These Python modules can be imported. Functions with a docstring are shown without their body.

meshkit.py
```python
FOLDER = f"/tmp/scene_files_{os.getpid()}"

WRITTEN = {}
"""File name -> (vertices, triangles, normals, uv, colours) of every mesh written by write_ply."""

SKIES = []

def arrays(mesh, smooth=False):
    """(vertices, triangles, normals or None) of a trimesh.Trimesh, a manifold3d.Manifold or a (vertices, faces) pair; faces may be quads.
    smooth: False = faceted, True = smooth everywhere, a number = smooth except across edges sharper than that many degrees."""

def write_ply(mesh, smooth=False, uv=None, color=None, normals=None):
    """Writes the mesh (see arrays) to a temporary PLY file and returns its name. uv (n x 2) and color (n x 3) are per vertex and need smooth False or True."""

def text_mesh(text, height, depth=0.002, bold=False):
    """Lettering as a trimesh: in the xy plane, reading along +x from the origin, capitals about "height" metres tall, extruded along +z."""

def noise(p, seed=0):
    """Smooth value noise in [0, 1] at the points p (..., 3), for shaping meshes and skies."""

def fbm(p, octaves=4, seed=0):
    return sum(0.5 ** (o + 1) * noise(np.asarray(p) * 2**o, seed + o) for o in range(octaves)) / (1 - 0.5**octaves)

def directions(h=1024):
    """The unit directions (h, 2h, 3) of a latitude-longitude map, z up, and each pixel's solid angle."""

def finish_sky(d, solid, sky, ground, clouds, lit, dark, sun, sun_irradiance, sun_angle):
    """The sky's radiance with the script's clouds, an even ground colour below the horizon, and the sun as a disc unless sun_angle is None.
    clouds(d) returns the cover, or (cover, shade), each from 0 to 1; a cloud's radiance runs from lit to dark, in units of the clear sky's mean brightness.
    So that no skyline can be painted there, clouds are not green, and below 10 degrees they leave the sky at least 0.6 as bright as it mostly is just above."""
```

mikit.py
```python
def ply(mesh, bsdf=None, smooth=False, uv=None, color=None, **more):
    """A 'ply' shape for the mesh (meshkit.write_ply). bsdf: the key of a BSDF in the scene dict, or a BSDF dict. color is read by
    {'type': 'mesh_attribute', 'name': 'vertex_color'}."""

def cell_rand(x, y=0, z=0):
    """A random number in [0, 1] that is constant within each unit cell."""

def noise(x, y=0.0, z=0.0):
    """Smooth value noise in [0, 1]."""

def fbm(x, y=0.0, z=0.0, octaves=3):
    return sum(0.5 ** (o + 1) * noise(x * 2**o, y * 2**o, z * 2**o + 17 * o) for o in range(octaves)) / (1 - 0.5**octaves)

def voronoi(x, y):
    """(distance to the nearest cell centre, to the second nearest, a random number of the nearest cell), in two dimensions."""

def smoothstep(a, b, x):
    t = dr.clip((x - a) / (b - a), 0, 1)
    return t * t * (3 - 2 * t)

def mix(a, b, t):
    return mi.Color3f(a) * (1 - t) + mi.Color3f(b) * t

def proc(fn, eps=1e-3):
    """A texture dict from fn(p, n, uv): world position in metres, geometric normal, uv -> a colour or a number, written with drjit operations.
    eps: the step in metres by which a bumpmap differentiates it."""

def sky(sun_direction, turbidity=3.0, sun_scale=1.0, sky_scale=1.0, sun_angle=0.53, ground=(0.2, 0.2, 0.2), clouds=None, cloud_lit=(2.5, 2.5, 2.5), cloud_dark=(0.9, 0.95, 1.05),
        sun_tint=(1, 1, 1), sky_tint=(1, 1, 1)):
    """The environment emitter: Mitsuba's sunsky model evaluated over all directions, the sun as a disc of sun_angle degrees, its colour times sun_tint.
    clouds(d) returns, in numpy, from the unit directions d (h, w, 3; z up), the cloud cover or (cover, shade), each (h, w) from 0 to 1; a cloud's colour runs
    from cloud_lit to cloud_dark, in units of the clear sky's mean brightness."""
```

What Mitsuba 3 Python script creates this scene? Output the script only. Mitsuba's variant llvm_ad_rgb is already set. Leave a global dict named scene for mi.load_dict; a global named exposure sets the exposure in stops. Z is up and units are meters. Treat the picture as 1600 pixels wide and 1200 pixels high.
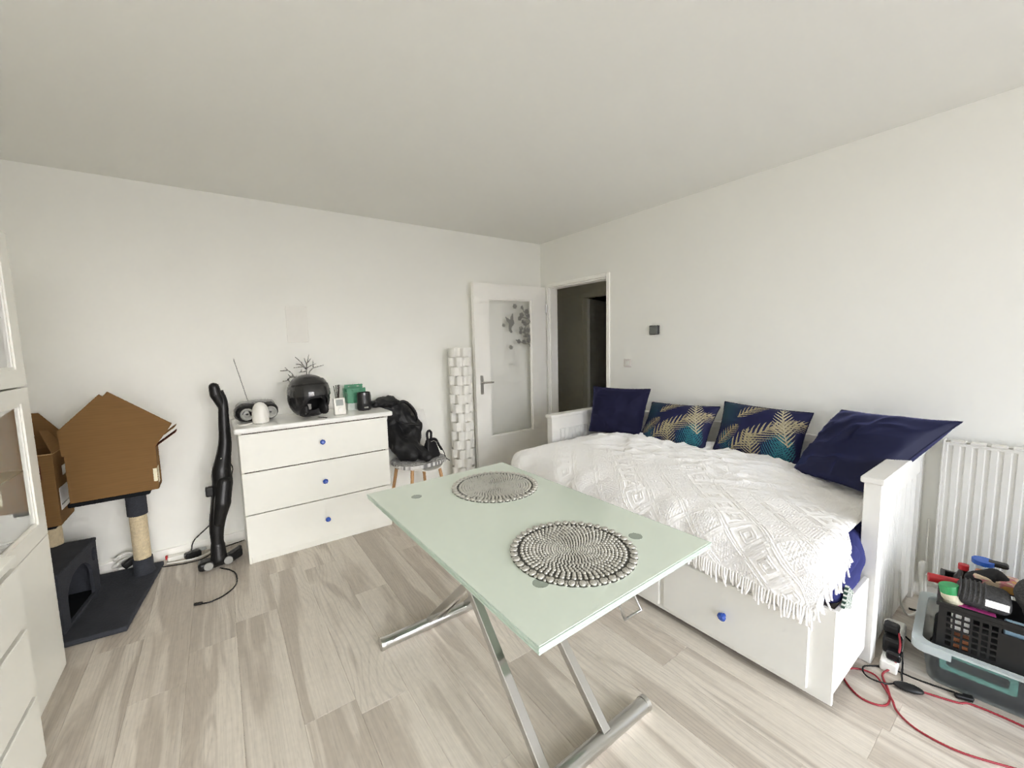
import math, random
import numpy as np, trimesh, manifold3d as m3
from shapely.geometry import Polygon, box as sbox, Point
from shapely import affinity
import drjit as dr, mitsuba as mi
import mikit, meshkit
from mikit import proc, noise, fbm, voronoi, smoothstep, mix

random.seed(7)
RNG = np.random.default_rng(11)
T = mi.ScalarTransform4f
scene, labels = {'type': 'scene'}, {}

# ------------------------------------------------------------------ camera, sky, exposure
EYE = np.array([-3.0174, -3.5951, 1.4274])
YAW, PITCH, ROLL, FPX = 0.6236, 0.0992, 0.0242, 636.16
_fw = np.array([math.sin(YAW) * math.cos(PITCH), math.cos(YAW) * math.cos(PITCH), -math.sin(PITCH)])
_r = np.array([math.cos(YAW), -math.sin(YAW), 0.0])
_d = np.cross(_fw, _r)
_up = -(-math.sin(ROLL) * _r + math.cos(ROLL) * _d)
scene['camera'] = {'type': 'perspective', 'fov': math.degrees(2 * math.atan(800 / FPX)), 'fov_axis': 'x',
                   'near_clip': 0.02, 'far_clip': 200.0,
                   'to_world': T().look_at(origin=EYE.tolist(), target=(EYE + _fw).tolist(), up=_up.tolist())}
# an even overcast sky seen through the balcony window behind the camera
scene['sky'] = mikit.sky([0.15, -0.85, 0.52], turbidity=9.0, sun_angle=None, ground=(0.32, 0.325, 0.345), sky_tint=(0.885, 1.0, 1.24),
                         clouds=lambda d: (np.full(d.shape[:2], 0.55), 0.3 * meshkit.fbm(d * 3.0, 3)), cloud_lit=(0.90, 1.005, 1.21), cloud_dark=(0.78, 0.875, 1.05))
exposure = 4.63
ROOM_H = 2.52
WEST, FRONT = -4.10, -5.80

# ------------------------------------------------------------------ helpers
def numbered(name):
    if name not in used:
        used[name] = 1
        return name
    k = f'{name}_{used[name]:03d}'
    used[name] += 1
    return k
used = {}

def thing(name, label, cat, group=None):
    key = numbered(name)
    labels[key] = {'label': label, 'category': cat}
    if group: labels[key]['group'] = group
    return key

def struct(name):
    labels[name] = {'kind': 'structure'}
    return name

def add(key, mesh, m, smooth=False, uv=None, label=None, kind=None, **kw):
    scene[key] = mikit.ply(mesh, m, smooth, uv=uv, **kw)
    if label or kind:
        labels.setdefault(key, {})
        if label: labels[key]['label'] = label
        if kind: labels[key]['kind'] = kind
    return key

def part(parent, name, mesh, m, smooth=False, uv=None, label=None, kind=None, **kw):
    return add(numbered(parent + '__' + name), mesh, m, smooth, uv, label, kind, **kw)

def cat(*ms):
    return trimesh.util.concatenate([x for x in ms])

def bx(x0, x1, y0, y1, z0, z1, b=0.002):
    x0, x1 = sorted((x0, x1)); y0, y1 = sorted((y0, y1)); z0, z1 = sorted((z0, z1))
    b = min(b, 0.45 * min(x1 - x0, y1 - y0, z1 - z0))
    if b <= 0:
        return trimesh.creation.box(bounds=[[x0, y0, z0], [x1, y1, z1]])
    p = []
    for sx in (0, 1):
        for sy in (0, 1):
            for sz in (0, 1):
                c = np.array([(x0, x1)[sx], (y0, y1)[sy], (z0, z1)[sz]])
                d = np.array([1 - 2 * sx, 1 - 2 * sy, 1 - 2 * sz]) * b
                p += [c + d * [0, 1, 1], c + d * [1, 0, 1], c + d * [1, 1, 0]]
    return trimesh.Trimesh(np.array(p)).convex_hull

def rbox(x0, x1, y0, y1, z0, z1, r, n=12):
    x0, x1 = sorted((x0, x1)); y0, y1 = sorted((y0, y1)); z0, z1 = sorted((z0, z1))
    r = min(r, 0.499 * min(x1 - x0, y1 - y0, z1 - z0))
    s = trimesh.creation.icosphere(subdivisions=2, radius=r).vertices
    p = [s + c for c in np.array([[a, b, c] for a in (x0 + r, x1 - r) for b in (y0 + r, y1 - r) for c in (z0 + r, z1 - r)])]
    return trimesh.Trimesh(np.vstack(p)).convex_hull

def spline(pts, m=8):
    p = np.asarray(pts, float)
    if len(p) < 3:
        return p
    q = np.vstack([2 * p[0] - p[1], p, 2 * p[-1] - p[-2]])
    out = []
    for i in range(1, len(q) - 2):
        a, b, c, d = q[i - 1], q[i], q[i + 1], q[i + 2]
        for t in np.linspace(0, 1, m, endpoint=False):
            out.append(0.5 * (2 * b + (c - a) * t + (2 * a - 5 * b + 4 * c - d) * t * t + (3 * b - a - 3 * c + d) * t ** 3))
    return np.vstack([out, p[-1]])

def tube(pts, r, n=8, m=0, closed=False, squash=None):
    p = np.asarray(pts, float)
    if m: 
        if np.ndim(r) and len(r) == len(p):
            pr = spline(np.column_stack([p, r]), m); p, r = pr[:, :3], pr[:, 3]
        else: p = spline(p, m)
    k = len(p)
    r = np.full(k, r) if not np.ndim(r) else np.asarray(r)
    t = np.roll(p, -1, 0) - np.roll(p, 1, 0) if closed else np.gradient(p, axis=0)
    t /= np.linalg.norm(t, axis=1, keepdims=True) + 1e-12
    u = np.cross(t[0], [0, 0, 1.0] if abs(t[0][2]) < .9 else [1.0, 0, 0]); u /= np.linalg.norm(u)
    V = []
    ang = np.linspace(0, 2 * np.pi, n, endpoint=False)
    for i in range(k):
        u = u - t[i] * (u @ t[i]); u /= np.linalg.norm(u) + 1e-12
        w = np.cross(t[i], u)
        V.append(p[i] + r[i] * (np.cos(ang)[:, None] * u + np.sin(ang)[:, None] * w * (squash or 1)))
    V = np.vstack(V); F = []
    for i in range(k if closed else k - 1):
        a, b = i * n, ((i + 1) % k) * n
        for j in range(n):
            j2 = (j + 1) % n
            F += [[a + j, a + j2, b + j2], [a + j, b + j2, b + j]]
    if not closed:
        V = np.vstack([V, p[0], p[-1]])
        for j in range(n):
            F += [[k * n, (j + 1) % n, j], [k * n + 1, (k - 1) * n + j, (k - 1) * n + (j + 1) % n]]
    return trimesh.Trimesh(V, F, process=False)

def bar(a, b, w, h=None, up=(0, 0, 1), bev=0.002):
    a, b = np.asarray(a, float), np.asarray(b, float)
    L = np.linalg.norm(b - a); z = (b - a) / L
    x = np.cross(up, z); x /= np.linalg.norm(x); y = np.cross(z, x)
    M = np.eye(4); M[:3, 0], M[:3, 1], M[:3, 2], M[:3, 3] = x, y, z, a
    h = h or w
    return bx(-w / 2, w / 2, -h / 2, h / 2, 0, L, bev).apply_transform(M)

def lathe(prof, n=32, at=(0, 0, 0)):
    m = trimesh.creation.revolve(np.asarray(prof, float), sections=n)
    m.fix_normals()
    return m.apply_translation(at)

def ext(poly, h, M=None):
    gs = getattr(poly, 'geoms', [poly])
    m = cat(*[trimesh.creation.extrude_polygon(g, h, engine='earcut') for g in gs])
    return m.apply_transform(M) if M is not None else m

def frame_M(o, x, y):
    x, y = np.asarray(x, float), np.asarray(y, float)
    M = np.eye(4); M[:3, 0], M[:3, 1], M[:3, 2], M[:3, 3] = x, y, np.cross(x, y), o
    return M

def tr(mesh, loc=(0, 0, 0), rz=0.0, rx=0.0, ry=0.0):
    m = mesh.copy()
    R = trimesh.transformations.euler_matrix(rx, ry, rz, 'sxyz'); R[:3, 3] = loc
    return m.apply_transform(R)

def man(mesh):
    return m3.Manifold(m3.Mesh(np.asarray(mesh.vertices, np.float32), np.asarray(mesh.faces, np.uint32)))

def unman(m):
    k = m.to_mesh()
    return trimesh.Trimesh(np.array(k.vert_properties[:, :3], float), np.array(k.tri_verts), process=False)

def blob(chains, edge=0.015, it=8, amp=0.0, freq=12.0, seed=0):
    acc = None
    for ch in chains:
        for a, b in zip(ch[:-1], ch[1:]):
            pts = np.vstack([trimesh.creation.icosphere(subdivisions=2, radius=c[3]).vertices + np.array(c[:3]) for c in (a, b)])
            h = man(trimesh.Trimesh(pts).convex_hull)
            acc = h if acc is None else acc + h
    acc = acc.refine_to_length(edge)
    m = unman(acc)
    m.merge_vertices()
    trimesh.smoothing.filter_taubin(m, lamb=0.5, nu=0.52, iterations=it)
    if amp:
        v = np.array(m.vertices)
        w = meshkit.fbm(v * freq + 3.0, 3, seed) * 2 - 1
        rid = 1 - 2 * np.abs(2 * meshkit.noise(v * freq * [1.0, 1.0, .6] + 9.0, seed + 3) - 1)
        m.vertices = v + np.array(m.vertex_normals) * (amp * (0.6 * w + 0.5 * rid))[:, None]
    return m

def grid_faces(nu, nv, off=0):
    i, j = np.meshgrid(np.arange(nu - 1), np.arange(nv - 1), indexing='ij')
    a = (i * nv + j).ravel() + off
    return np.vstack([np.column_stack([a, a + nv, a + nv + 1]), np.column_stack([a, a + nv + 1, a + 1])])

def sheet(P, thick, uv):
    """a cloth of the given thickness from a grid of points P (nu, nv, 3), top side up"""
    nu, nv = P.shape[:2]
    F = grid_faces(nu, nv)
    base = trimesh.Trimesh(P.reshape(-1, 3), F, process=False)
    N = np.array(base.vertex_normals)
    V = np.vstack([base.vertices, base.vertices - N * thick])
    n = nu * nv
    idx = np.arange(n).reshape(nu, nv)
    rim = np.concatenate([idx[:, 0], idx[-1, 1:], idx[::-1, -1][1:], idx[0, ::-1][1:-1]])
    nx = np.roll(rim, -1)
    S = np.vstack([np.column_stack([rim, rim + n, nx + n]), np.column_stack([rim, nx + n, nx])])
    return trimesh.Trimesh(V, np.vstack([F, F[:, ::-1] + n, S]), process=False), np.vstack([uv.reshape(-1, 2)] * 2)

# ------------------------------------------------------------------ materials
def M(name, d, two=True):
    scene[name] = {'type': 'twosided', 'bsdf': d} if two else d
    return name

def rgb(*c):
    return {'type': 'rgb', 'value': list(c)}

def prin(name, c, rough=0.5, spec=0.5, metal=0.0, **kw):
    return M(name, {'type': 'principled', 'base_color': rgb(*c) if isinstance(c, (tuple, list)) else c, 'roughness': rough,
                    'specular': spec, 'metallic': metal, **kw})

def bumped(name, d, fn, scale=1.0, eps=1e-3):
    return M(name, {'type': 'bumpmap', 'arbitrary': proc(fn, eps), 'scale': scale, 'bsdf': d})

def wall_col(base, a=0.03):
    def f(p, n, uv):
        return mi.Color3f(base) * (1 - a * fbm(p.x * 1.7, p.y * 1.7, p.z * 1.7))
    return proc(f)
M('paint_wall', {'type': 'diffuse', 'reflectance': wall_col((.88, .88, .83))})
M('paint_ceiling', {'type': 'diffuse', 'reflectance': wall_col((.86, .86, .82))})
M('paint_hall', {'type': 'diffuse', 'reflectance': rgb(.82, .80, .70)})
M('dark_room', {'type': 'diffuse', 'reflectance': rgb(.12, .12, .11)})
prin('paint_trim', (.90, .89, .84), .45)
prin('patch_paint', (.82, .81, .765), .95, .05)
prin('lacquer', (.735, .73, .675), .28)
prin('lacquer_top', (.74, .74, .72), .10, .6)
prin('radiator_paint', (.68, .67, .625), .4)
prin('lacquer_bed', (.725, .715, .675), .35)
prin('shadow_gap', (.05, .04, .05), .8)
prin('chrome', (.58, .58, .57), .06, metal=1.0)
prin('steel', (.62, .61, .58), .28, metal=1.0)
prin('black_plastic', (.010, .010, .010), .34, .35)
prin('black_gloss', (.008, .008, .009), .16, .5)
prin('black_matte', (.016, .016, .017), .7, .3)
prin('leather', (.010, .010, .011), .52, .4)
prin('grey_plastic', (.30, .30, .28), .4)
prin('silver_plastic', (.55, .56, .54), .3, metal=.6)
prin('white_plastic', (.78, .77, .72), .35)
prin('screen_grey', (.33, .35, .34), .25)
prin('thermo_front', (.13, .14, .13), .3)
prin('thermo_side', (.025, .028, .028), .35)
prin('blue_glass', (.01, .06, .36), .05, .9, clearcoat=1.0)
def felt_col(p, n, uv):
    return mix((.026, .028, .034), (.055, .059, .070), .6 * fbm(p.x * 14, p.y * 14, p.z * 14) + .4 * noise(p.x * 150, p.y * 150, p.z * 150))
M('felt', {'type': 'principled', 'base_color': proc(felt_col), 'roughness': .95, 'specular': .1, 'sheen': .5})
prin('felt_dark', (.010, .011, .013), .95, .1)
prin('mint', (.20, .50, .41), .4)
prin('red_plastic', (.42, .02, .025), .35)
prin('red_cord', (.28, .02, .03), .45)
prin('green_plastic', (.03, .28, .09), .35)
prin('blue_plastic', (.02, .09, .40), .35)
prin('green_card', (.055, .25, .135), .4)
prin('pale_card', (.50, .55, .50), .45)
prin('paper_white', (.82, .82, .80), .7)
prin('cream', (.70, .66, .48), .5)
prin('pink', (.45, .05, .22), .45)
prin('yellow', (.62, .66, .02), .45)
prin('light_blue', (.30, .45, .55), .45)
prin('orange_brown', (.33, .12, .05), .5)
def snack_col(p, n, uv):
    k = fbm(p.x * 26, p.y * 26, p.z * 40)
    return mix(mix((.62, .50, .36), (.50, .18, .20), smoothstep(.42, .5, k)), (.55, .30, .08), smoothstep(.56, .6, k))
M('snack', {'type': 'principled', 'base_color': proc(snack_col), 'roughness': .45})
prin('cola', (.012, .007, .005), .08, .6)
prin('smoked', (.022, .022, .022), .06, .7)
prin('twig', (.045, .035, .03), .6)
prin('dowel', (.48, .28, .13), .5)
prin('decal', (.34, .34, .32), .2, metal=.45)
prin('decal_light', (.48, .48, .45), .12, metal=.7)
prin('lamp_strip', (.80, .79, .74), .55)
prin('glass_edge', (.47, .58, .50), .10, .6)
M('pane', {'type': 'thindielectric', 'int_ior': 1.5}, two=False)
M('clear_plastic', {'type': 'principledthin', 'base_color': rgb(.58, .63, .64), 'roughness': .15, 'spec_trans': .90, 'diff_trans': .5, 'eta': 1.4}, two=False)
M('milky_plastic', {'type': 'principledthin', 'base_color': rgb(.86, .91, .91), 'roughness': .3, 'spec_trans': .45, 'diff_trans': .8, 'eta': 1.4}, two=False)
M('clear_bottle', {'type': 'principledthin', 'base_color': rgb(.88, .93, .95), 'roughness': .08, 'spec_trans': .85, 'diff_trans': .3, 'eta': 1.3}, two=False)

def plank_col(p, n, uv):
    u, v = uv.x, uv.y
    seed = dr.floor(v * 0.1)
    tone = mikit.cell_rand(seed, 3, 5)
    warp = fbm(u * 7 + seed * 3.1, v * .9, seed)
    broad = fbm(u * 11 + 5 * warp, v * .75 + 4 * warp, seed + 5)
    s = u * 46 + 14 * fbm(u * 3.0, v * 1.1, seed + 9)
    ring = dr.abs(2 * (s - dr.floor(s)) - 1)
    figure = smoothstep(.42, .72, fbm(u * 6 + 2, v * .8, seed + 20))
    fine = noise(u * 260, v * 7, seed)
    short = noise(u * 90, v * 55, seed + 2)
    c = mix((.475, .420, .360), (.640, .585, .515), smoothstep(.30, .66, broad))
    pore = smoothstep(.80, .95, noise(u * 320, v * 16, seed + 4))
    c = c * (1 - .11 * figure * smoothstep(.55, .98, ring)) * (.92 + .12 * fine) * (.96 + .06 * short) * (1 - .10 * pore)
    return c * (.94 + .08 * tone)
M('planks', {'type': 'principled', 'base_color': proc(plank_col), 'roughness': .42, 'specular': .4})
prin('underlay', (.12, .10, .08), .9)

def card_col(p, n, uv):
    g = noise(p.x * 12, p.y * 12, p.z * 160)
    return mix((.165, .092, .036), (.205, .115, .047), .6 * g + .4 * fbm(p.x * 5, p.y * 5, p.z * 5))
M('cardboard', {'type': 'principled', 'base_color': proc(card_col), 'roughness': .85, 'specular': .15})
prin('card_edge', (.42, .28, .15), .9, .1)
prin('card_dark', (.10, .035, .022), .8, .1)

def sisal_col(p, n, uv):
    s = p.z * 150 + .6 * noise(p.x * 60, p.y * 60, p.z * 10)
    f = dr.abs(2 * (s - dr.floor(s)) - 1)
    return mix((.50, .40, .25), (.70, .60, .42), f) * (.85 + .3 * noise(p.x * 90, p.y * 90, p.z * 90))
M('sisal', {'type': 'principled', 'base_color': proc(sisal_col), 'roughness': .9, 'specular': .1})

def navy_col(p, n, uv):
    return mix((.006, .006, .024), (.012, .012, .042), fbm(p.x * 9, p.y * 9, p.z * 9))
M('navy', {'type': 'principled', 'base_color': proc(navy_col), 'roughness': .75, 'specular': .2, 'sheen': .8, 'sheen_tint': .8})
prin('navy_velvet', (.006, .008, .038), .55, .3, sheen=1.0, sheen_tint=.9)
prin('navy_sheet', (.04, .045, .15), .85, .1)

def frond(u, v, x0, y0, ang, L, W, curve, N=13, slope=1.25):
    c, s = math.cos(ang), math.sin(ang)
    du, dv = u - x0, v - y0
    a = (du * c + dv * s) / L
    d = (-du * s + dv * c) - curve * a * a
    env = W * dr.sqrt(dr.maximum(a, 0)) * dr.sqrt(dr.maximum(1 - a, 0)) * 2
    ins = (a > 0) & (a < 1)
    k = (a - slope * dr.abs(d) / L - .9 * dr.square(d / L)) * N * .75 + dr.select(d > 0, 0.5, 0)
    st = dr.abs(2 * (k - dr.floor(k)) - 1)
    edge = smoothstep(1.0, .8, dr.abs(d) / dr.maximum(env, 1e-4))
    fr_ = dr.abs(d) / dr.maximum(env, 1e-4)
    lo = .30 + .42 * fr_
    m = edge * smoothstep(lo, lo + .16, st)
    m = dr.maximum(m, smoothstep(.010, .004, dr.abs(d)))
    return dr.select(ins, m, 0.0)

def palm_col(p, n, uv):
    u, v = uv.x, uv.y
    c = mix((.009, .010, .055), (.012, .055, .075), smoothstep(.35, .10, u) * smoothstep(.35, .7, v))
    c = mix(c, (.010, .012, .06), .3)
    for f, col in (((u, v, .72, -.10, 1.35, .62, .20, .04, 15), (.02, .15, .19)), ((u, v, .20, -.05, 1.75, .45, .11, 0., 12), (.015, .10, .14)),
                   ((u, v, .90, .05, 1.9, .45, .14, -.02, 13), (.025, .17, .21)),
                   ((u, v, .06, .12, 1.15, .48, .10, -.02, 11), (.27, .22, .13)), ((u, v, .24, .70, .95, .55, .10, -.05, 12), (.33, .28, .17)),
                   ((u, v, .24, .06, 1.0, 1.0, .17, -.22, 17), (.36, .31, .19)), ((u, v, .52, -.10, 1.72, .60, .13, .03, 13), (.36, .31, .19)),
                   ((u, v, .62, .55, .42, .52, .13, .03, 13), (.33, .28, .18)), ((u, v, .88, .30, 1.85, .72, .13, -.03, 14), (.45, .40, .28))):
        m = frond(*f)
        c = c * (1 - m) + mi.Color3f(col) * m * (.8 + .4 * noise(u * 40, v * 40))
    return c
M('palm_print', {'type': 'principled', 'base_color': proc(palm_col), 'roughness': .6, 'specular': .3, 'sheen': .5})

def chevron(p, n, uv):
    k = (uv.y + dr.abs(uv.x - .5) * 1.1) * 5
    return mix((.72, .74, .68), (.03, .07, .05), smoothstep(.35, .5, dr.abs(2 * (k - dr.floor(k)) - 1)))
M('leaf_print', {'type': 'principled', 'base_color': proc(chevron), 'roughness': .8})

def knit_h(p, n, uv):
    u, v = uv.x, uv.y
    a, b = (u + v) / .16, (u - v) / .16
    fa, fb = a - dr.floor(a), b - dr.floor(b)
    ea, eb = dr.minimum(fa, 1 - fa), dr.minimum(fb, 1 - fb)
    line = smoothstep(.07, .03, dr.abs(dr.minimum(ea, eb) - .09))
    mid = dr.maximum(dr.abs(fa - .5), dr.abs(fb - .5))
    mot = smoothstep(.035, .0, dr.abs(mid - .12)) + smoothstep(.03, .0, dr.abs(mid - .19))
    row = dr.sin(u * 420) * dr.sin(v * 420)
    rib = dr.sin((u + .25 * v) * 260)
    pick = mikit.cell_rand(dr.floor(a), dr.floor(b)) > .45
    return .0022 * line + .0016 * mot + dr.select(pick, .0009 * row, .0007 * rib) + .0006 * noise(u * 500, v * 500)
bumped('knit', {'type': 'principled', 'base_color': rgb(.955, .945, .93), 'roughness': .9, 'specular': .1}, knit_h, 1.0, 1.5e-3)
prin('yarn', (.955, .945, .93), .9, .1)

def frost_col(p, n, uv):
    return mi.Color3f(.625, .695, .61) * (.98 + .03 * fbm(p.x * 2, p.y * 2))
M('frosted_glass', {'type': 'principled', 'base_color': proc(frost_col), 'roughness': .10, 'specular': .55, 'clearcoat': .4, 'clearcoat_gloss': .95})
prin('pad_grey', (.28, .33, .28), .12, .5)
prin('bead_silver', (.60, .59, .54), .24, metal=.7)
prin('mat_web', (.07, .07, .06), .5, metal=.3)

def pad_col(p, n, uv):
    w = dr.sin((p.x * .55 + p.y + .05 * noise(p.x * 8, p.y * 8)) * 210 + 5 * noise(p.x * 20, p.y * 60))
    return mix((.17, .17, .17), (.62, .61, .60), smoothstep(-.5, .8, w + .5 * noise(p.x * 70, p.y * 190) - .2))
M('chair_pad', {'type': 'principled', 'base_color': proc(pad_col), 'roughness': .85})
def felt_bag(p, n, uv):
    return mix((.040, .040, .040), (.135, .131, .126), noise(p.x * 240, p.y * 240, p.z * 240) * fbm(p.x * 30, p.y * 30, p.z * 30))
M('grey_felt', {'type': 'principled', 'base_color': proc(felt_bag), 'roughness': .95, 'specular': .1})

# ------------------------------------------------------------------ the room
fl = struct('floor')
add('floor', bx(WEST - .12, .12, FRONT, 0.0, -.10, -.012, 0), 'underlay')
ROW, LEN = .189, 1.29
joints = {14: -3.27, 6: -1.965, 4: -1.22, 13: -2.62}
x = -1.345 - 16 * ROW
k = 0
for row in range(24):
    a, b = max(-1.345 + (row - 14) * ROW, WEST), min(-1.345 + (row - 13) * ROW, 0.0)
    if b - a < .02:
        continue
    y = joints.get(row, -LEN * ((row * .37) % 1.0)) % LEN - LEN
    ys = [0.0] + [q for q in np.arange(y, FRONT, -LEN) if -.05 > q > FRONT + .05] + [FRONT]
    for y1, y0 in zip(ys[:-1], ys[1:]):
        m = bx(a + .0002, b - .0002, y0 + .0002, y1 - .0002, -.012, 0.0, .0007)
        v = np.array(m.vertices)
        k += 1
        uv = np.column_stack([v[:, 0] - a, v[:, 1] - y0 + 10.0 * k + 1.0])
        add(f'floor__plank_{k:03d}', m, 'planks', uv=uv)

struct('ceiling'); add('ceiling', bx(WEST - .12, .12, FRONT - .2, .12, ROOM_H, ROOM_H + .1, 0), 'paint_ceiling')
struct('wall_left'); add('wall_left', bx(WEST - .12, .12, 0, .12, -.1, ROOM_H, 0), 'paint_wall')
add('wall_left__patch', bx(-2.567, -2.415, -.0035, .002, 1.475, 1.757, .002), 'patch_paint')
struct('wall_west'); add('wall_west', bx(WEST - .12, WEST, FRONT, 0, -.1, ROOM_H, 0), 'paint_wall')
DO0, DO1, DH = -.125, -.965, 2.03       # the doorway in the right wall
struct('wall_right')
add('wall_right', cat(bx(0, .12, FRONT, DO1, -.1, ROOM_H, 0), bx(0, .12, DO0, 0, -.1, ROOM_H, 0), bx(0, .12, DO1, DO0, DH, ROOM_H, 0)), 'paint_wall')
WX0, WX1, WZ0, WZ1 = -4.0, -.55, .04, 2.44
struct('wall_front')
add('wall_front', cat(bx(WEST, WX0, FRONT - .2, FRONT, -.1, ROOM_H, 0), bx(WX1, .12, FRONT - .2, FRONT, -.1, ROOM_H, 0),
                      bx(WX0, WX1, FRONT - .2, FRONT, WZ1, ROOM_H, 0), bx(WX0, WX1, FRONT - .2, FRONT, -.1, WZ0, 0)), 'paint_wall')
struct('window_1')
yf = FRONT - .10
for q in ((WX0, WX0 + .06, WZ0, WZ1), (WX1 - .06, WX1, WZ0, WZ1), (WX0 + .06, WX1 - .06, WZ1 - .06, WZ1), (WX0 + .06, WX1 - .06, WZ0, WZ0 + .06),
          (-2.08, -2.01, WZ0 + .06, WZ1 - .06)):
    part('window_1', 'frame', bx(q[0], q[1], yf, yf + .06, q[2], q[3], .004), 'paint_trim')
struct('baseboard_left'); add('baseboard_left', bx(WEST, -.98, -.012, 0, 0, .075, .003), 'paint_trim')
struct('baseboard_right'); add('baseboard_right', bx(-.012, 0, FRONT, -1.02, 0, .075, .003), 'paint_trim')

# hallway behind the doorway and the dark room beyond it
HX, HY0, HY1 = 1.15, -1.9, 1.7
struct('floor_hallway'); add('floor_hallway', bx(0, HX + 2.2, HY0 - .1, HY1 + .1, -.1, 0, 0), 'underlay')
struct('ceiling_hallway'); add('ceiling_hallway', bx(.12, HX + 2.2, HY0 - .1, HY1 + .1, 2.5, 2.6, 0), 'paint_hall')
IY0, IY1, IH = -.36, .46, 2.03
struct('wall_hallway')
add('wall_hallway', cat(bx(HX, HX + .1, IY1, HY1, 0, 2.5, 0), bx(HX, HX + .1, HY0, IY0, 0, 2.5, 0), bx(HX, HX + .1, IY0, IY1, IH, 2.5, 0),
                        bx(.12, HX, HY1, HY1 + .1, 0, 2.5, 0), bx(.12, HX, HY0 - .1, HY0, 0, 2.5, 0), bx(.02, .12, .12, HY1, 0, 2.5, 0)), 'paint_hall')
struct('wall_dark_room')
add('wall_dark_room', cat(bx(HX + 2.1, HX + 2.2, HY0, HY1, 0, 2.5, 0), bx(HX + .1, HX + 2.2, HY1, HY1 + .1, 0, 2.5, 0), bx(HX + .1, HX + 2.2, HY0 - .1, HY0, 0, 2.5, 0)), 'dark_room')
d2 = struct('door_2')
for q in ((IY1 - .005, IY1 + .06, 0, IH), (IY0 - .06, IY0 + .005, 0, IH), (IY0 - .06, IY1 + .06, IH, IH + .06)):
    part(d2, 'casing', bx(HX - .014, HX + .02, q[0], q[1], q[2], q[3], .004), 'paint_hall')
a2 = math.radians(110)
lf = bx(0.012, .74, -.04, 0, .01, IH - .01, .002)
part(d2, 'leaf', tr(lf, (HX + .055, IY1 - .012, 0), rz=math.radians(-90) + a2), 'paint_trim')
for z in (.25, 1.05, 1.75):
    part(d2, 'hinge', lathe([(0, 0), (.009, 0), (.009, .1), (0, .1)], 10, (HX + .045, IY1 - .014, z)), 'paint_hall', 30)

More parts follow.
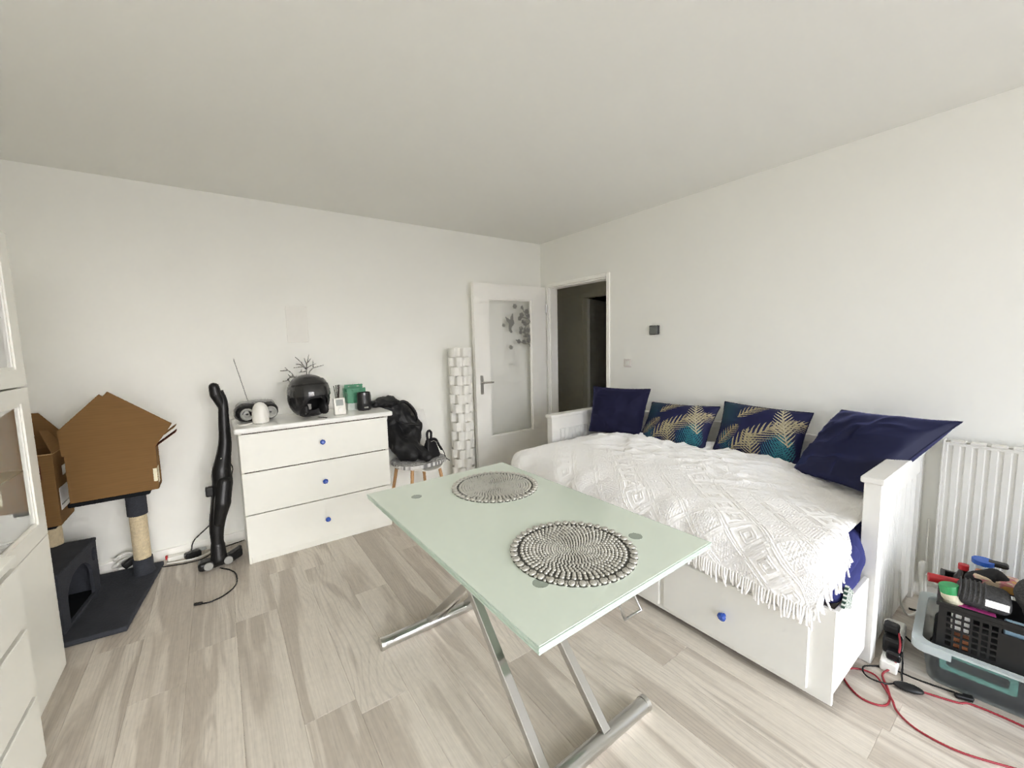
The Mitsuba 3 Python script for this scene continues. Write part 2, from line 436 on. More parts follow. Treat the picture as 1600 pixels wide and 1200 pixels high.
# the glazed door, swung open against the left wall
d1 = struct('door_1')
for q in ((DO0, DO0 + .035, 0, DH + .035), (DO1 - .038, DO1, 0, DH + .035)):
    part(d1, 'casing', bx(-.014, .02, q[0], q[1], q[2], q[3], .004), 'paint_trim')
part(d1, 'casing', bx(-.014, .02, DO1, DO0, DH, DH + .035, .004), 'paint_trim')
for q in ((DO0 - .012, DO0 + .001), (DO1 - .001, DO1 + .012)):
    part(d1, 'jamb', bx(.02, .125, q[0], q[1], 0, DH, .001), 'paint_trim')
part(d1, 'jamb', bx(.02, .125, DO1, DO0, DH - .012, DH, .001), 'paint_trim')
LX0, LX1, LY0, LY1 = -.958, -.035, -.12, -.08
GX0, GX1, GZ0, GZ1 = -.79, -.236, .476, 1.884
leaf = ext(sbox(LX0, .012, LX1, 2.03).difference(sbox(GX0, GZ0, GX1, GZ1)), .04, frame_M((0, LY1, 0), (1, 0, 0), (0, 0, 1)))
lk = part(d1, 'leaf', leaf, 'paint_trim')
bead = sbox(GX0, GZ0, GX1, GZ1)
add(lk + '__glazing_bead', ext(bead.difference(bead.buffer(-.014, join_style=2)), .008, frame_M((0, LY0 + .016, 0), (1, 0, 0), (0, 0, 1))), 'paint_trim')
add(lk + '__pane', bx(GX0 + .004, GX1 - .004, -.1002, -.0998, GZ0 + .004, GZ1 - .004, 0), 'pane')
plate = sbox(-.907, .925, -.872, 1.115)
add(lk + '__handle', cat(ext(plate.buffer(-.008).buffer(.008), .006, frame_M((0, LY0, 0), (1, 0, 0), (0, 0, 1))),
                         tube([(-.889, -.124, 1.045), (-.889, -.165, 1.045), (-.875, -.172, 1.045), (-.78, -.172, 1.045)], .009, 10)), 'steel', 40)
for z in (.25, 1.75):
    part(d1, 'hinge', lathe([(0, 0), (.009, 0), (.009, .1), (0, .1)], 10, (-.022, -.115, z)), 'steel', 30)

# stickers on the door glass
def petal_disc(cx, cz, r, n, y=-.1065, th=.005):
    a = np.linspace(0, 2 * np.pi, 64, endpoint=False)
    rr = r * (.78 + .22 * np.abs(np.cos(a * n / 2)))
    return ext(Polygon(np.column_stack([cx + rr * np.cos(a), cz + rr * np.sin(a)])), th, frame_M((0, y + th, 0), (1, 0, 0), (0, 0, 1)))
for cx, cz, r, lb in ((-.445, 1.815, .027, 'round grey flower sticker on the door glass, above the bird'), (-.592, 1.618, .020, 'small round grey flower sticker left of the bird on the door glass'),
                      (-.508, 1.388, .024, 'round grey flower sticker low on the door glass, below the branch tip')):
    t = thing('flower_sticker', lb, 'sticker', 'round flower stickers on the door glass')
    part(t, 'petals', petal_disc(cx, cz, r, 6), 'decal')
    for j in range(6):
        q = j * math.pi / 3
        part(t, 'gem', trimesh.creation.icosphere(subdivisions=1, radius=.006).apply_translation((cx + .55 * r * math.cos(q), -.108, cz + .55 * r * math.sin(q))), 'decal_light', True)
bird = thing('bird_sticker', 'grey hummingbird sticker with raised wings on the door glass', 'sticker')
Mdoor = frame_M((0, -.1015, 0), (1, 0, 0), (0, 0, 1))
part(bird, 'body', ext(Polygon([(-.46, 1.66), (-.475, 1.685), (-.49, 1.67), (-.52, 1.64), (-.535, 1.60), (-.525, 1.56), (-.50, 1.535), (-.485, 1.545), (-.50, 1.585), (-.48, 1.61), (-.46, 1.635)]), .005, Mdoor), 'decal')
part(bird, 'wing', ext(Polygon([(-.57, 1.705), (-.54, 1.69), (-.50, 1.665), (-.50, 1.62), (-.53, 1.635), (-.556, 1.665)]), .006, Mdoor), 'decal')
part(bird, 'wing', ext(Polygon([(-.475, 1.745), (-.47, 1.69), (-.485, 1.655), (-.51, 1.66), (-.505, 1.70)]), .006, Mdoor), 'decal')
br = thing('branch_sticker', 'grey blossom branch sticker climbing the right edge of the door glass', 'sticker')
def pxd(u, v):    # a sketch of the branch in the plane of the glass
    return (-.44 + (u - 806) * .0088, -.106, 1.818 - (v - 478) * .00672)
for pl, r in (([(831, 544), (826, 538), (818, 536), (806, 531)], .006), ([(831, 532), (824, 527), (817, 525)], .006), ([(831, 520), (830, 508), (827, 500), (822, 492), (818, 484), (816, 477)], .007),
              ([(828, 503), (822, 508), (819, 514)], .005), ([(830, 510), (820, 518), (813, 515)], .005), ([(824, 497), (816, 495), (813, 490)], .005), ([(829, 505), (831, 502)], .004)):
    part(br, 'twig', tube([pxd(*q) for q in pl], r, 6, 4), 'decal', True)
for u, v, r in ((823, 486, .028), (815, 492, .03), (812, 497, .026), (814, 513, .026), (819, 517, .03), (825, 515, .03), (820, 505, .025), (826, 493, .025), (822, 522, .028), (813, 519, .022),
                (810, 533, .024), (818, 534, .026), (825, 532, .03), (827, 526, .024), (817, 502, .022), (816, 480, .02), (828, 540, .02)):
    c = pxd(u, v)
    part(br, 'blossom', petal_disc(c[0], c[2], r, 5, y=-.1085), random.choice(['decal', 'decal_light', 'decal']))
for u, v in ((820, 490), (817, 515), (825, 512), (822, 520), (819, 501), (826, 497), (814, 512), (816, 517), (824, 527), (821, 533)):
    part(br, 'gem', trimesh.creation.icosphere(subdivisions=1, radius=.011).apply_translation(np.array(pxd(u, v)) - [0, .003, 0]), 'decal_light', True)

# ------------------------------------------------------------------ wall fittings
t = thing('room_thermostat', 'small square dark grey thermostat on the right wall above the cushions', 'thermostat')
part(t, 'housing', rbox(-.030, 0, -1.537, -1.452, 1.472, 1.549, .006), 'thermo_side', 30)
part(t, 'front_plate', bx(-.0325, -.0295, -1.533, -1.456, 1.476, 1.545, .001), 'thermo_front')
prin('switch_plate', (.70, .66, .62), .35)
t = thing('light_switch', 'square white light switch on the wall right of the doorway', 'switch')
part(t, 'plate', bx(-.009, 0, -1.250, -1.170, 1.187, 1.263, .003), 'switch_plate')
part(t, 'rocker', bx(-.013, -.008, -1.234, -1.186, 1.203, 1.247, .003), 'white_plastic')
part(t, 'button', lathe([(0, 0), (.008, 0), (.007, .003), (0, .004)], 12).apply_transform(frame_M((-.0125, -1.212, 1.226), (0, 1, 0), (0, 0, -1))), 'paper_white', 30)
t = thing('wall_socket', 'white wall socket low on the wall beside the woven lamp', 'socket')
part(t, 'plate', bx(-1.187, -1.108, -.010, 0, .17, .25, .003), 'white_plastic')
part(t, 'plug', rbox(-1.150, -1.112, -.05, -.008, .185, .225, .008), 'white_plastic', 40)
part(t, 'cord', tube([(-1.131, -.05, .205), (-1.115, -.065, .17), (-1.105, -.06, .06), (-1.10, -.05, .004), (-1.135, -.08, .004)], .0035, 6, 5), 'white_plastic', True)

# ------------------------------------------------------------------ dresser
DT = .925
t = thing('dresser', 'white three-drawer dresser with blue knobs against the left wall', 'dresser')
part(t, 'side_panel', bx(-2.95, -2.932, -.455, -.014, 0, .89), 'lacquer')
part(t, 'side_panel', bx(-1.998, -1.98, -.455, -.014, 0, .89), 'lacquer')
part(t, 'back_panel', bx(-2.932, -1.998, -.022, -.014, .03, .89, 0), 'lacquer')
part(t, 'inner_frame', bx(-2.932, -1.998, -.445, -.43, .04, .888, 0), 'shadow_gap')
part(t, 'plinth', bx(-2.932, -1.998, -.452, -.436, 0, .043), 'lacquer')
part(t, 'top', rbox(-2.972, -1.940, -.492, -.014, .888, DT, .012), 'lacquer_top', 40)
for z0, z1, zk in ((.628, .880, .762), (.341, .621, .474), (.046, .335, .190)):
    d = part(t, 'drawer', bx(-2.949, -1.981, -.473, -.456, z0, z1, .002), 'lacquer')
    kn = lathe([(0, 0), (.007, 0), (.006, .010), (.012, .014), (.018, .020), (.018, .026), (.010, .033), (0, .033)], 8)
    add(d + '__knob', kn.apply_transform(frame_M((-2.457, -.473, zk), (1, 0, 0), (0, 0, 1))), 'blue_glass', label='blue faceted glass knob')

# things on the dresser
t = thing('boombox', 'black and silver oval boombox with raised antenna at the left end of the dresser', 'radio')
b = rbox(-.135, .135, -.075, .075, 0, .125, .06)
b.vertices[:, 2] = np.where(b.vertices[:, 2] < .02, np.maximum(b.vertices[:, 2], .004), b.vertices[:, 2])
Rb = lambda m: tr(m, (-2.822, -.185, DT), rz=.10)
part(t, 'housing', Rb(b), 'black_gloss', 40)
for sx in (-.068, .075):
    ring = lathe([(.026, 0), (.040, 0), (.042, .012), (.038, .018), (.030, .014), (.026, 0)], 28)
    Mx = frame_M((sx, -.068, .058), (1, 0, 0), (0, 0, 1))
    sp = part(t, 'speaker', Rb(ring.apply_transform(Mx)), 'silver_plastic', 40)
    add(sp + '__cone', Rb(lathe([(0, .004), (.012, .008), (.028, .003), (.028, 0), (0, 0)], 24).apply_transform(Mx)), 'grey_plastic', 40)
part(t, 'handle', Rb(tube([(-.12, .01, .085), (-.10, 0, .128), (-.03, -.01, .138), (.05, -.01, .138), (.10, 0, .128), (.12, .01, .085)], .009, 8, 5)), 'grey_plastic', True)
part(t, 'antenna', tube([(-2.862, -.18, DT + .12), (-2.928, -.178, 1.365)], .0034, 6), 'grey_plastic', True)
part(t, 'antenna_tip', trimesh.creation.icosphere(subdivisions=1, radius=.005).apply_translation((-2.928, -.178, 1.366)), 'steel', True)
t = thing('white_speaker', 'small bullet-shaped white speaker in front of the boombox', 'speaker')
part(t, 'shell', lathe([(0, .004), (.044, .004), (.050, .010), (.052, .05), (.050, .085), (.042, .115), (.028, .135), (.012, .143), (0, .145)], 32, (-2.808, -.345, DT)), 'white_plastic', 40)
part(t, 'foot', lathe([(0, 0), (.040, 0), (.040, .005), (0, .005)], 24, (-2.808, -.345, DT)), 'grey_plastic', 30)
part(t, 'cord', tube([(-2.855, -.34, DT + .008), (-2.89, -.35, DT + .003), (-2.93, -.36, DT + .003), (-2.95, -.30, DT + .003)], .0025, 6, 5), 'white_plastic', True)

t = thing('motorcycle_helmet', 'glossy black open-face motorcycle helmet with raised visor on the dresser', 'helmet')
sp = trimesh.creation.icosphere(subdivisions=4)
def ell(a, b, c, at):
    q = sp.copy(); v = np.array(q.vertices); v = v / (np.abs(v) ** 2.35).sum(1, keepdims=True) ** (1 / 2.35); q.vertices = v * [a, b, c] + np.array(at); return q
hc = (0, 0, .158)
outer, inner = man(ell(.131, .160, .156, hc)), man(ell(.113, .140, .137, hc))
cutb = man(bx(-.3, .3, -.3, .3, -.2, .012, 0))
face = man(tr(rbox(-.078, .078, -.30, -.055, -.05, .165, .045)))
shell = unman(outer - inner - cutb - face)
Rh = lambda m: tr(m, (-2.498, -.315, DT), rz=.22)
part(t, 'shell', Rh(shell), 'black_gloss', 40)
lin = unman(man(ell(.112, .139, .136, hc)) - man(ell(.092, .115, .112, hc)) - cutb - man(rbox(-.062, .062, -.30, -.055, -.05, .150, .04)))
part(t, 'lining', Rh(lin), 'black_matte', 40)
vis = man(ell(.137, .168, .164, hc)) - man(ell(.133, .163, .159, hc))
vis = vis ^ man(tr(bx(-.3, .3, -.30, -.01, .150, .275, 0), rx=-.12))
part(t, 'visor', Rh(unman(vis)), 'smoked', 40)
ridge = man(ell(.139, .170, .166, hc)) - man(ell(.13, .16, .156, hc))
part(t, 'brow_trim', Rh(unman(ridge ^ man(tr(bx(-.3, .3, -.3, -.06, .228, .238, 0), rx=-.12)))), 'black_plastic', 40)
for s in (-1, 1):
    part(t, 'cheek_pad', Rh(ell(.026, .06, .05, (s * .070, -.075, .07))), 'leather', True)
    part(t, 'pivot', Rh(lathe([(0, 0), (.02, 0), (.02, .006), (0, .008)], 18).apply_transform(frame_M((s * .131, .0, .16), (0, s, 0), (0, 0, 1)))), 'black_plastic', 30)
part(t, 'chin_strap', Rh(bar((0, -.13, .012), (.05, -.175, .004), .018, .003)), 'black_matte')
part(t, 'tag', Rh(bx(-.035, .0, -.035, -.033, .06, .10, 0)), 'grey_plastic', label='grey tag inside')

t = thing('dried_branch_vase', 'dark bare twigs in a white vase behind the helmet', 'vase')
vx, vy = -2.455, -.095
part(t, 'vase', lathe([(0, 0), (.035, 0), (.05, .05), (.045, .13), (.025, .19), (.028, .21), (.022, .21), (.020, .18), (0, .17)], 28, (vx, vy, DT)), 'white_plastic', 40)
def tw(cx, cy):
    u, v = 360 + cx / 6.667, 550 + cy / 6.667
    return (-2.339 + (u - 508) * .00441, -.10, 1.28 + (575 - v) * .0047)
root = (vx, vy, DT + .17)
for pl in ([root, tw(797, 230), tw(797, 185), tw(745, 110), tw(685, 45)], [tw(797, 190), tw(760, 155), tw(660, 162)], [tw(760, 150), tw(735, 130), tw(690, 123)], [tw(757, 130), tw(748, 100)],
           [tw(797, 190), tw(800, 140), tw(815, 100), tw(835, 30)], [tw(802, 140), tw(785, 65)], [tw(812, 115), tw(855, 70)], [tw(800, 175), tw(850, 145), tw(900, 130)], [tw(870, 170), tw(873, 95)],
           [root, tw(825, 220), tw(860, 185), tw(890, 168), tw(988, 149)], [tw(797, 205), tw(760, 212), tw(715, 218)], [tw(735, 215), tw(742, 188)],
           [root, tw(700, 290), tw(665, 265), tw(640, 220), tw(600, 185), tw(577, 152)], [tw(598, 188), tw(525, 190)], [tw(665, 262), tw(620, 265), tw(585, 298), tw(540, 300)], [tw(600, 290), tw(618, 320)], [tw(630, 262), tw(605, 232)], [tw(612, 275), tw(590, 280)], [tw(640, 258), tw(648, 235)], [tw(670, 270), tw(688, 250)]):
    pl = [np.array(q) + [0, .03 * (RNG.random() - .5) * (i > 0), 0] for i, q in enumerate(pl)]
    part(t, 'twig', tube(pl, np.linspace(.0034, .0018, len(pl)), 5), 'twig', True)

t = thing('desk_thermostat', 'small white device with grey screen and round dial on the dresser', 'thermostat')
Rt = lambda m: tr(m, (-2.303, -.385, DT), rz=.14, rx=-.10)
part(t, 'case', Rt(rbox(-.043, .043, -.014, .014, .002, .128, .008)), 'white_plastic', 40)
part(t, 'screen', Rt(bx(-.028, .026, -.0155, -.0135, .070, .116, .0005)), 'screen_grey')
part(t, 'dial', Rt(lathe([(0, 0), (.018, 0), (.017, .005), (0, .006)], 28).apply_transform(frame_M((0, -.014, .036), (1, 0, 0), (0, 0, 1)))), 'paper_white', 40)
t = thing('reed_diffuser', 'dark reed diffuser sticks standing behind the small white dial device', 'diffuser')
part(t, 'bottle', lathe([(0, 0), (.026, 0), (.028, .04), (.012, .065), (.012, .08), (.007, .08), (0, .07)], 24, (-2.296, -.30, DT)), 'smoked', 40)
for a, c in ((-2.318, -.30), (-2.305, -.305), (-2.292, -.295), (-2.287, -.31), (-2.278, -.30)):
    part(t, 'reed', tube([(-2.296 + .1 * (a + 2.296), -.30, DT + .01), (a, c, 1.143 + .2 * (a + 2.3))], .003, 5), 'twig', True)
for y, z1, lb in ((-.10, 1.125, 'rear green retail carton with hang tab against the wall on the dresser'), (-.18, 1.10, 'front green and white carton behind the dark candle glass on the dresser')):
    t = thing('green_carton', lb, 'box', 'green cartons on the dresser')
    part(t, 'lower_band', bx(-2.203, -2.058, y - .030, y + .030, DT, DT + .055), 'pale_card')
    part(t, 'upper', bx(-2.203, -2.058, y - .030, y + .030, DT + .055, z1 - .03), 'green_card')
    tab = sbox(-2.203, z1 - .031, -2.058, z1)
    for cx in (-2.165, -2.095):
        tab = tab.difference(Polygon([(cx - .012, z1 - .018), (cx + .012, z1 - .018), (cx, z1 - .008)]))
    part(t, 'hang_tab', ext(tab, .004, frame_M((0, y - .026, 0), (1, 0, 0), (0, 0, 1))), 'green_card')
t = thing('candle_glass', 'dark glossy candle glass at the right end of the dresser', 'candle')
part(t, 'glass', lathe([(0, 0), (.045, 0), (.052, .008), (.053, .055), (.0535, .12), (.050, .143), (.047, .143), (.050, .12), (.049, .06), (0, .055)], 36, (-2.092, -.272, DT)), 'smoked', 40)
part(t, 'band', lathe([(.0525, .012), (.0545, .012), (.0545, .056), (.0525, .056)], 36, (-2.092, -.272, DT)), 'black_matte', 40)
part(t, 'label', bx(-2.108, -2.076, -.330, -.324, DT + .022, DT + .032, 0), 'grey_plastic')

# ------------------------------------------------------------------ chair with jacket and handbag
CC = np.array([-1.695, -.33])
t = thing('shell_chair', 'white shell chair with wooden legs and a grey striped pad beside the dresser', 'chair')
R6 = math.radians(8)
Rc = lambda m: tr(m, (CC[0], CC[1], 0), rz=R6)
nu, nv = 26, 40
P = np.zeros((nu, nv, 3))
for i, s in enumerate(np.linspace(0, 1, nu)):        # seat shell: from the front lip to the top of the back
    for j, q in enumerate(np.linspace(-1, 1, nv)):
        if s < .6:
            y = -.24 + s / .6 * .40; z = .435 - .02 * math.sin(s / .6 * math.pi); w = .245 * (1 - .55 * max(0, .35 - s) ** 2 / .35 ** 2)
            P[i, j] = (w * q, y + .02 * (1 - q * q) * (s < .2) * -1, z + .035 * q ** 4 - .03 * max(0, .2 - s) * 4)
        else:
            k = (s - .6) / .4
            y = .16 + .07 * math.sin(k * 1.4); z = .435 + .42 * k ** 1.25 - .0; w = .245 * (1 - .25 * k * k)
            P[i, j] = (w * q, y - .07 * q * q * min(1, k * 2), z + .035 * q ** 4 * (1 - k))
sh, _ = sheet(P, .007, np.zeros((nu, nv, 2)))
part(t, 'shell', Rc(sh), 'white_plastic', 50)
a = np.linspace(0, 2 * np.pi, 40, endpoint=False)
pd = ext(Polygon(np.column_stack([.225 * np.sign(np.cos(a)) * np.abs(np.cos(a)) ** .75, -.035 + .19 * np.sign(np.sin(a)) * np.abs(np.sin(a)) ** .75])), .03).subdivide()
pd.apply_translation((0, 0, .437))
part(t, 'cushion_pad', Rc(pd), 'chair_pad', 40)
for sx in (-1, 1):
    for sy in (-1, 1):
        part(t, 'leg', Rc(tube([(sx * .125, sy * .125 - .01, .425), (sx * .185, sy * .185 - .01, 0)], [.0145, .011], 14)), 'dowel', True)
part(t, 'underframe', Rc(cat(tube([(-.12, -.13, .40), (.12, .11, .40)], .007, 8), tube([(.12, -.13, .40), (-.12, .11, .40)], .007, 8))), 'black_plastic', True)
t = thing('leather_jacket', 'black leather jacket slung over the chair beside the dresser', 'jacket')
tor = blob([[(-1.83, -.10, .90, .085), (-1.74, -.12, .83, .095), (-1.70, -.17, .68, .10), (-1.74, -.28, .56, .085)],
            [(-1.845, -.12, .86, .075), (-1.85, -.16, .72, .08), (-1.82, -.30, .565, .085), (-1.77, -.40, .525, .06)],
            [(-1.70, -.15, .80, .08), (-1.655, -.20, .70, .055)]], .009, 5, .034, 10, 21)
part(t, 'body', tor, 'leather', True)
part(t, 'sleeve', blob([[(-1.985, -.225, .951, .022), (-1.985, -.165, .951, .022), (-1.915, -.19, .957, .030), (-1.915, -.13, .962, .034), (-1.83, -.12, .945, .055)], [(-1.985, -.225, .951, .022), (-1.915, -.19, .957, .030), (-1.83, -.15, .94, .05)]], .008, 5, .014, 22, 5), 'leather', True)
part(t, 'sleeve', blob([[(-1.76, -.24, .60, .07), (-1.71, -.38, .545, .058), (-1.665, -.49, .505, .034)]], .008, 5, .014, 22, 8), 'leather', True)
part(t, 'cuff', tr(rbox(-.016, .016, -.052, .052, -.022, .026, .012), (-1.990, -.196, .951), rz=.15), 'leather', 40)
part(t, 'collar', tube([(-1.80, -.215, .935), (-1.755, -.225, .955), (-1.70, -.225, .92), (-1.655, -.235, .85), (-1.64, -.25, .78)], [.016, .026, .03, .028, .016], 12, 6, squash=.45), 'leather', True)
part(t, 'front_edge', tube([(-1.83, -.245, .80), (-1.76, -.275, .765), (-1.69, -.285, .755), (-1.635, -.265, .735)], [.008, .015, .016, .010], 10, 6, squash=.5), 'leather', True)
part(t, 'front_edge', tube([(-1.78, -.345, .63), (-1.735, -.415, .595), (-1.70, -.475, .545), (-1.665, -.515, .50)], [.007, .012, .012, .008], 10, 6, squash=.5), 'leather', True)
t = thing('handbag', 'small black handbag with silver clasp on the chair seat', 'handbag')
Rg = lambda m: tr(m, (-1.595, -.40, .47), rz=.35)
body = trimesh.Trimesh(np.vstack([rbox(-.075, .075, -.045, .045, 0, .04, .018).vertices, rbox(-.045, .045, -.018, .018, .12, .165, .014).vertices])).convex_hull
part(t, 'body', Rg(body), 'leather', 40)
part(t, 'flap', Rg(tube([(-.02, -.02, .165), (.03, -.03, .16), (.06, -.04, .10), (.085, -.045, .055)], .016, 10, 5, squash=.5)), 'leather', True)
part(t, 'handle', Rg(tube([(-.03, 0, .16), (-.035, 0, .215), (-.012, 0, .235), (.012, 0, .215), (.01, 0, .16)], .010, 8, 5)), 'leather', True)
part(t, 'strap', Rg(tube([(.07, -.05, .09), (.085, -.075, .03), (.075, -.10, -.005), (.095, -.13, -.035)], .0035, 6, 5)), 'leather', True)
part(t, 'clasp', Rg(tube([(-.02, -.03, .145), (.005, -.04, .15), (.02, -.04, .135), (.04, -.045, .13)], .0026, 6, 4)), 'chrome', True)

# ------------------------------------------------------------------ woven strip lamp
t = thing('woven_floor_lamp', 'tall white column lamp woven from plastic strips beside the open door', 'lamp')
lx, ly, LH, n = -1.158, -.175, 1.40, 16
hh = LH / n
ang = np.linspace(0, 2 * np.pi, 96, endpoint=False)
for i in range(n):
    ph = 0.35 + (math.pi / 5 if i % 2 else 0)
    w = np.cos(5 * (ang - ph)) + .12
    r = .092 + .019 * np.tanh(3.0 * w)
    zs = [(i + .03) * hh, (i + .97) * hh]
    V = []
    for rr in (r, r - .002):
        for z in zs:
            V.append(np.column_stack([lx + rr * np.cos(ang), ly + rr * np.sin(ang), np.full(96, z)]))
    V = np.vstack(V); F = []
    for j in range(96):
        j2 = (j + 1) % 96
        for a, b, fl in ((0, 96, 0), (192, 288, 1)):
            q = [[a + j, a + j2, b + j2], [a + j, b + j2, b + j]]
            F += [k[::-1] for k in q] if fl else q
        F += [[96 + j, 96 + j2, 288 + j2], [96 + j, 288 + j2, 288 + j], [j2, j, 192 + j], [j2, 192 + j, 192 + j2]]
    part(t, 'strip', trimesh.Trimesh(V, F, process=False), 'lamp_strip', 40)
part(t, 'core', lathe([(0, 0), (.060, 0), (.060, LH - .01), (0, LH - .01)], 40, (lx, ly, 0)), 'lamp_strip', 40)

# ------------------------------------------------------------------ upright vacuum cleaner
t = thing('upright_vacuum', 'black upright stick vacuum cleaner leaning against the left wall', 'vacuum cleaner')
VY = -.33
part(t, 'body', tube([(-3.030, VY + .10, 1.155), (-3.012, VY + .10, 1.08), (-3.016, VY + .09, .95), (-3.020, VY + .08, .82), (-3.035, VY + .07, .72), (-3.055, VY + .05, .62), (-3.055, VY + .05, .54), (-3.075, VY + .03, .42), (-3.105, VY + .01, .28), (-3.112, VY, .18), (-3.112, VY, .06)],
                     [.027, .028, .031, .036, .043, .054, .058, .054, .044, .036, .036], 20, 6), 'black_plastic', True)
part(t, 'handle', blob([[(-3.052, VY + .09, 1.185, .030), (-3.046, VY + .09, 1.135, .034), (-3.018, VY + .10, 1.06, .029)]], .008, 6), 'black_plastic', True)
part(t, 'dust_canister', blob([[(-3.045, VY + .015, .55, .045), (-3.065, VY - .01, .42, .048), (-3.095, VY - .01, .30, .034)]], .009, 6), 'black_plastic', True)
part(t, 'latch', rbox(-3.150, -3.105, VY + .01, VY + .05, .47, .535, .010), 'black_plastic', 40)
part(t, 'ankle', blob([[(-3.112, VY, .14, .040), (-3.112, VY - .01, .05, .046)]], .010, 5), 'black_plastic', True)
hd = trimesh.Trimesh(np.vstack([rbox(-3.225, -3.165, VY - .055, VY + .035, .003, .062, .022).vertices, rbox(-3.08, -3.05, VY - .02, VY + .05, .003, .055, .02).vertices])).convex_hull
part(t, 'floor_head', hd, 'black_plastic', 40)
part(t, 'floor_head', trimesh.Trimesh(np.vstack([rbox(-3.075, -3.045, VY - .035, VY + .04, .003, .06, .02).vertices, rbox(-3.01, -2.98, VY + .01, VY + .09, .012, .07, .02).vertices])).convex_hull, 'black_plastic', 40)
for c in ((-3.168, VY - .053, .035), (-3.062, VY - .034, .035)):
    part(t, 'roller', lathe([(0, 0), (.025, 0), (.025, .012), (0, .012)], 20).apply_transform(frame_M(c, (1, 0, 0), (0, 0, 1))), 'grey_plastic', 30)
part(t, 'indicator', trimesh.creation.icosphere(subdivisions=1, radius=.004).apply_translation((-3.05, VY + .013, .715)), 'paper_white', True)

t = thing('charger_cable', 'thin black cable curling over the floor in front of the vacuum cleaner', 'cable')
part(t, 'cord', tube([(-3.11, -.39, .006), (-3.063, -.45, .005), (-3.033, -.52, .005), (-3.025, -.60, .005), (-3.035, -.69, .005), (-3.085, -.765, .005), (-3.154, -.798, .005), (-3.205, -.783, .005)], .0038, 6, 6), 'black_plastic', True)
part(t, 'plug', tube([(-3.195, -.788, .008), (-3.23, -.776, .008)], .008, 8), 'black_plastic', 40)
t = thing('wall_cable', 'black cord running up behind the vacuum cleaner beside the dresser', 'cable')
add(t, tube([(-2.985, -.03, .90), (-2.985, -.025, .75), (-3.00, -.02, .62), (-2.99, -.02, .56), (-3.02, -.03, .47), (-3.06, -.04, .42), (-3.10, -.03, .24), (-3.17, -.03, .17), (-3.25, -.035, .10), (-3.27, -.05, .04)], .004, 6, 6), 'black_plastic', True)
t = thing('power_adapter', 'black power adapter lying by the baseboard left of the vacuum cleaner', 'adapter')
part(t, 'block', tr(rbox(-.045, .045, -.028, .028, 0, .045, .012), (-3.262, -.085, 0), rz=.35), 'black_plastic', 40)
part(t, 'label', tr(rbox(-.03, .03, -.02, .02, .03, .040, .004), (-3.215, -.065, 0), rz=.1), 'screen_grey', 40)
t = thing('extension_lead', 'white extension lead along the baseboard between cat tree and vacuum cleaner', 'cable')
part(t, 'cord', tube([(-3.40, -.10, .008), (-3.33, -.12, .008), (-3.25, -.135, .008), (-3.18, -.10, .008), (-3.10, -.05, .02), (-3.02, -.03, .008)], .0065, 6, 6), 'white_plastic', True)
part(t, 'socket_block', rbox(-3.40, -3.28, -.075, -.025, 0, .035, .008), 'white_plastic', 40)
part(t, 'switch', bx(-3.41, -3.398, -.065, -.04, .02, .045, .002), 'red_plastic', label='red switch')
t = thing('floor_cable', 'thin dark cord lying beside the white extension lead along the baseboard', 'cable')
add(t, tube([(-3.42, -.13, .006), (-3.34, -.155, .005), (-3.25, -.17, .005), (-3.19, -.15, .005), (-3.12, -.09, .012), (-3.0, -.05, .012), (-2.96, -.035, .012)], .0035, 6, 6), 'black_plastic', True)

# ------------------------------------------------------------------ cat tree and cardboard boxes
tc = thing('cat_tree', 'dark grey carpeted cat tree with sisal posts and a cave in the left corner', 'cat tree')
CO = np.array([-3.415, -.078]); cu, cv = np.array([-.115, -.9934]), np.array([-.9934, .115])
def CT(m):   # local x = away from the room's corner side (v), y = toward the camera (u)
    Mx = np.eye(4); Mx[:2, 0], Mx[:2, 1] = cv, cu; Mx[:3, 2] = (0, 0, 1); Mx[:2, 3] = CO
    Mx[2, 2] = 1
    q = m.copy().apply_transform(Mx)
    if np.linalg.det(Mx[:3, :3]) < 0: q.invert()
    return q
part(tc, 'base', CT(rbox(0, .58, .0, .755, 0, .028, .010)), 'felt', 40)
hx0, hx1, hy0, hy1, hz = .252, .575, .205, .675, .325
front = sbox(hy0, .028, hy1, hz)
arch = Polygon([(.290, .028), (.290, .165)] + [(.445 + .155 * math.cos(q), .165 + .112 * math.sin(q)) for q in np.linspace(math.pi, 0, 16)] + [(.600, .028)]).intersection(sbox(0, .045, 1, 1))
front = front.difference(arch).difference(affinity.scale(Point(.252, .262).buffer(.026), 1, 1.5))
hs = part(tc, 'cave', CT(cat(ext(front, .016, frame_M((hx0, 0, 0), (0, 1, 0), (0, 0, 1))), bx(hx0 + .016, hx1, hy0, hy0 + .016, .028, hz, 0), bx(hx0 + .016, hx1, hy1 - .016, hy1, .028, hz, 0),
                             bx(hx1 - .016, hx1, hy0, hy1, .028, hz, 0), bx(hx0 - .004, hx1, hy0 - .004, hy1 + .004, hz - .002, hz + .018, .004))), 'felt')
part(tc, 'cave_lining', CT(bx(hx0 + .017, hx1 - .017, hy0 + .017, hy1 - .017, .029, .034, 0)), 'felt_dark')
pc = np.array([*(CO + cv * .075 + cu * .115), 0])
part(tc, 'post', lathe([(0, .12), (.043, .12), (.043, .42), (0, .42)], 28, pc), 'sisal', 30, label='sisal-wrapped post')
part(tc, 'post_sleeve', lathe([(0, .028), (.058, .028), (.050, .06), (.049, .125), (0, .125)], 28, pc), 'felt', 30)
part(tc, 'post_sleeve', lathe([(0, .41), (.050, .41), (.050, .565), (0, .565)], 28, pc), 'felt', 30)
part(tc, 'platform', rbox(-3.765, -3.415, -.332, -.035, .563, .588, .008), 'felt_dark', 40)
pl_ = np.array([-3.862, -.235, 0])
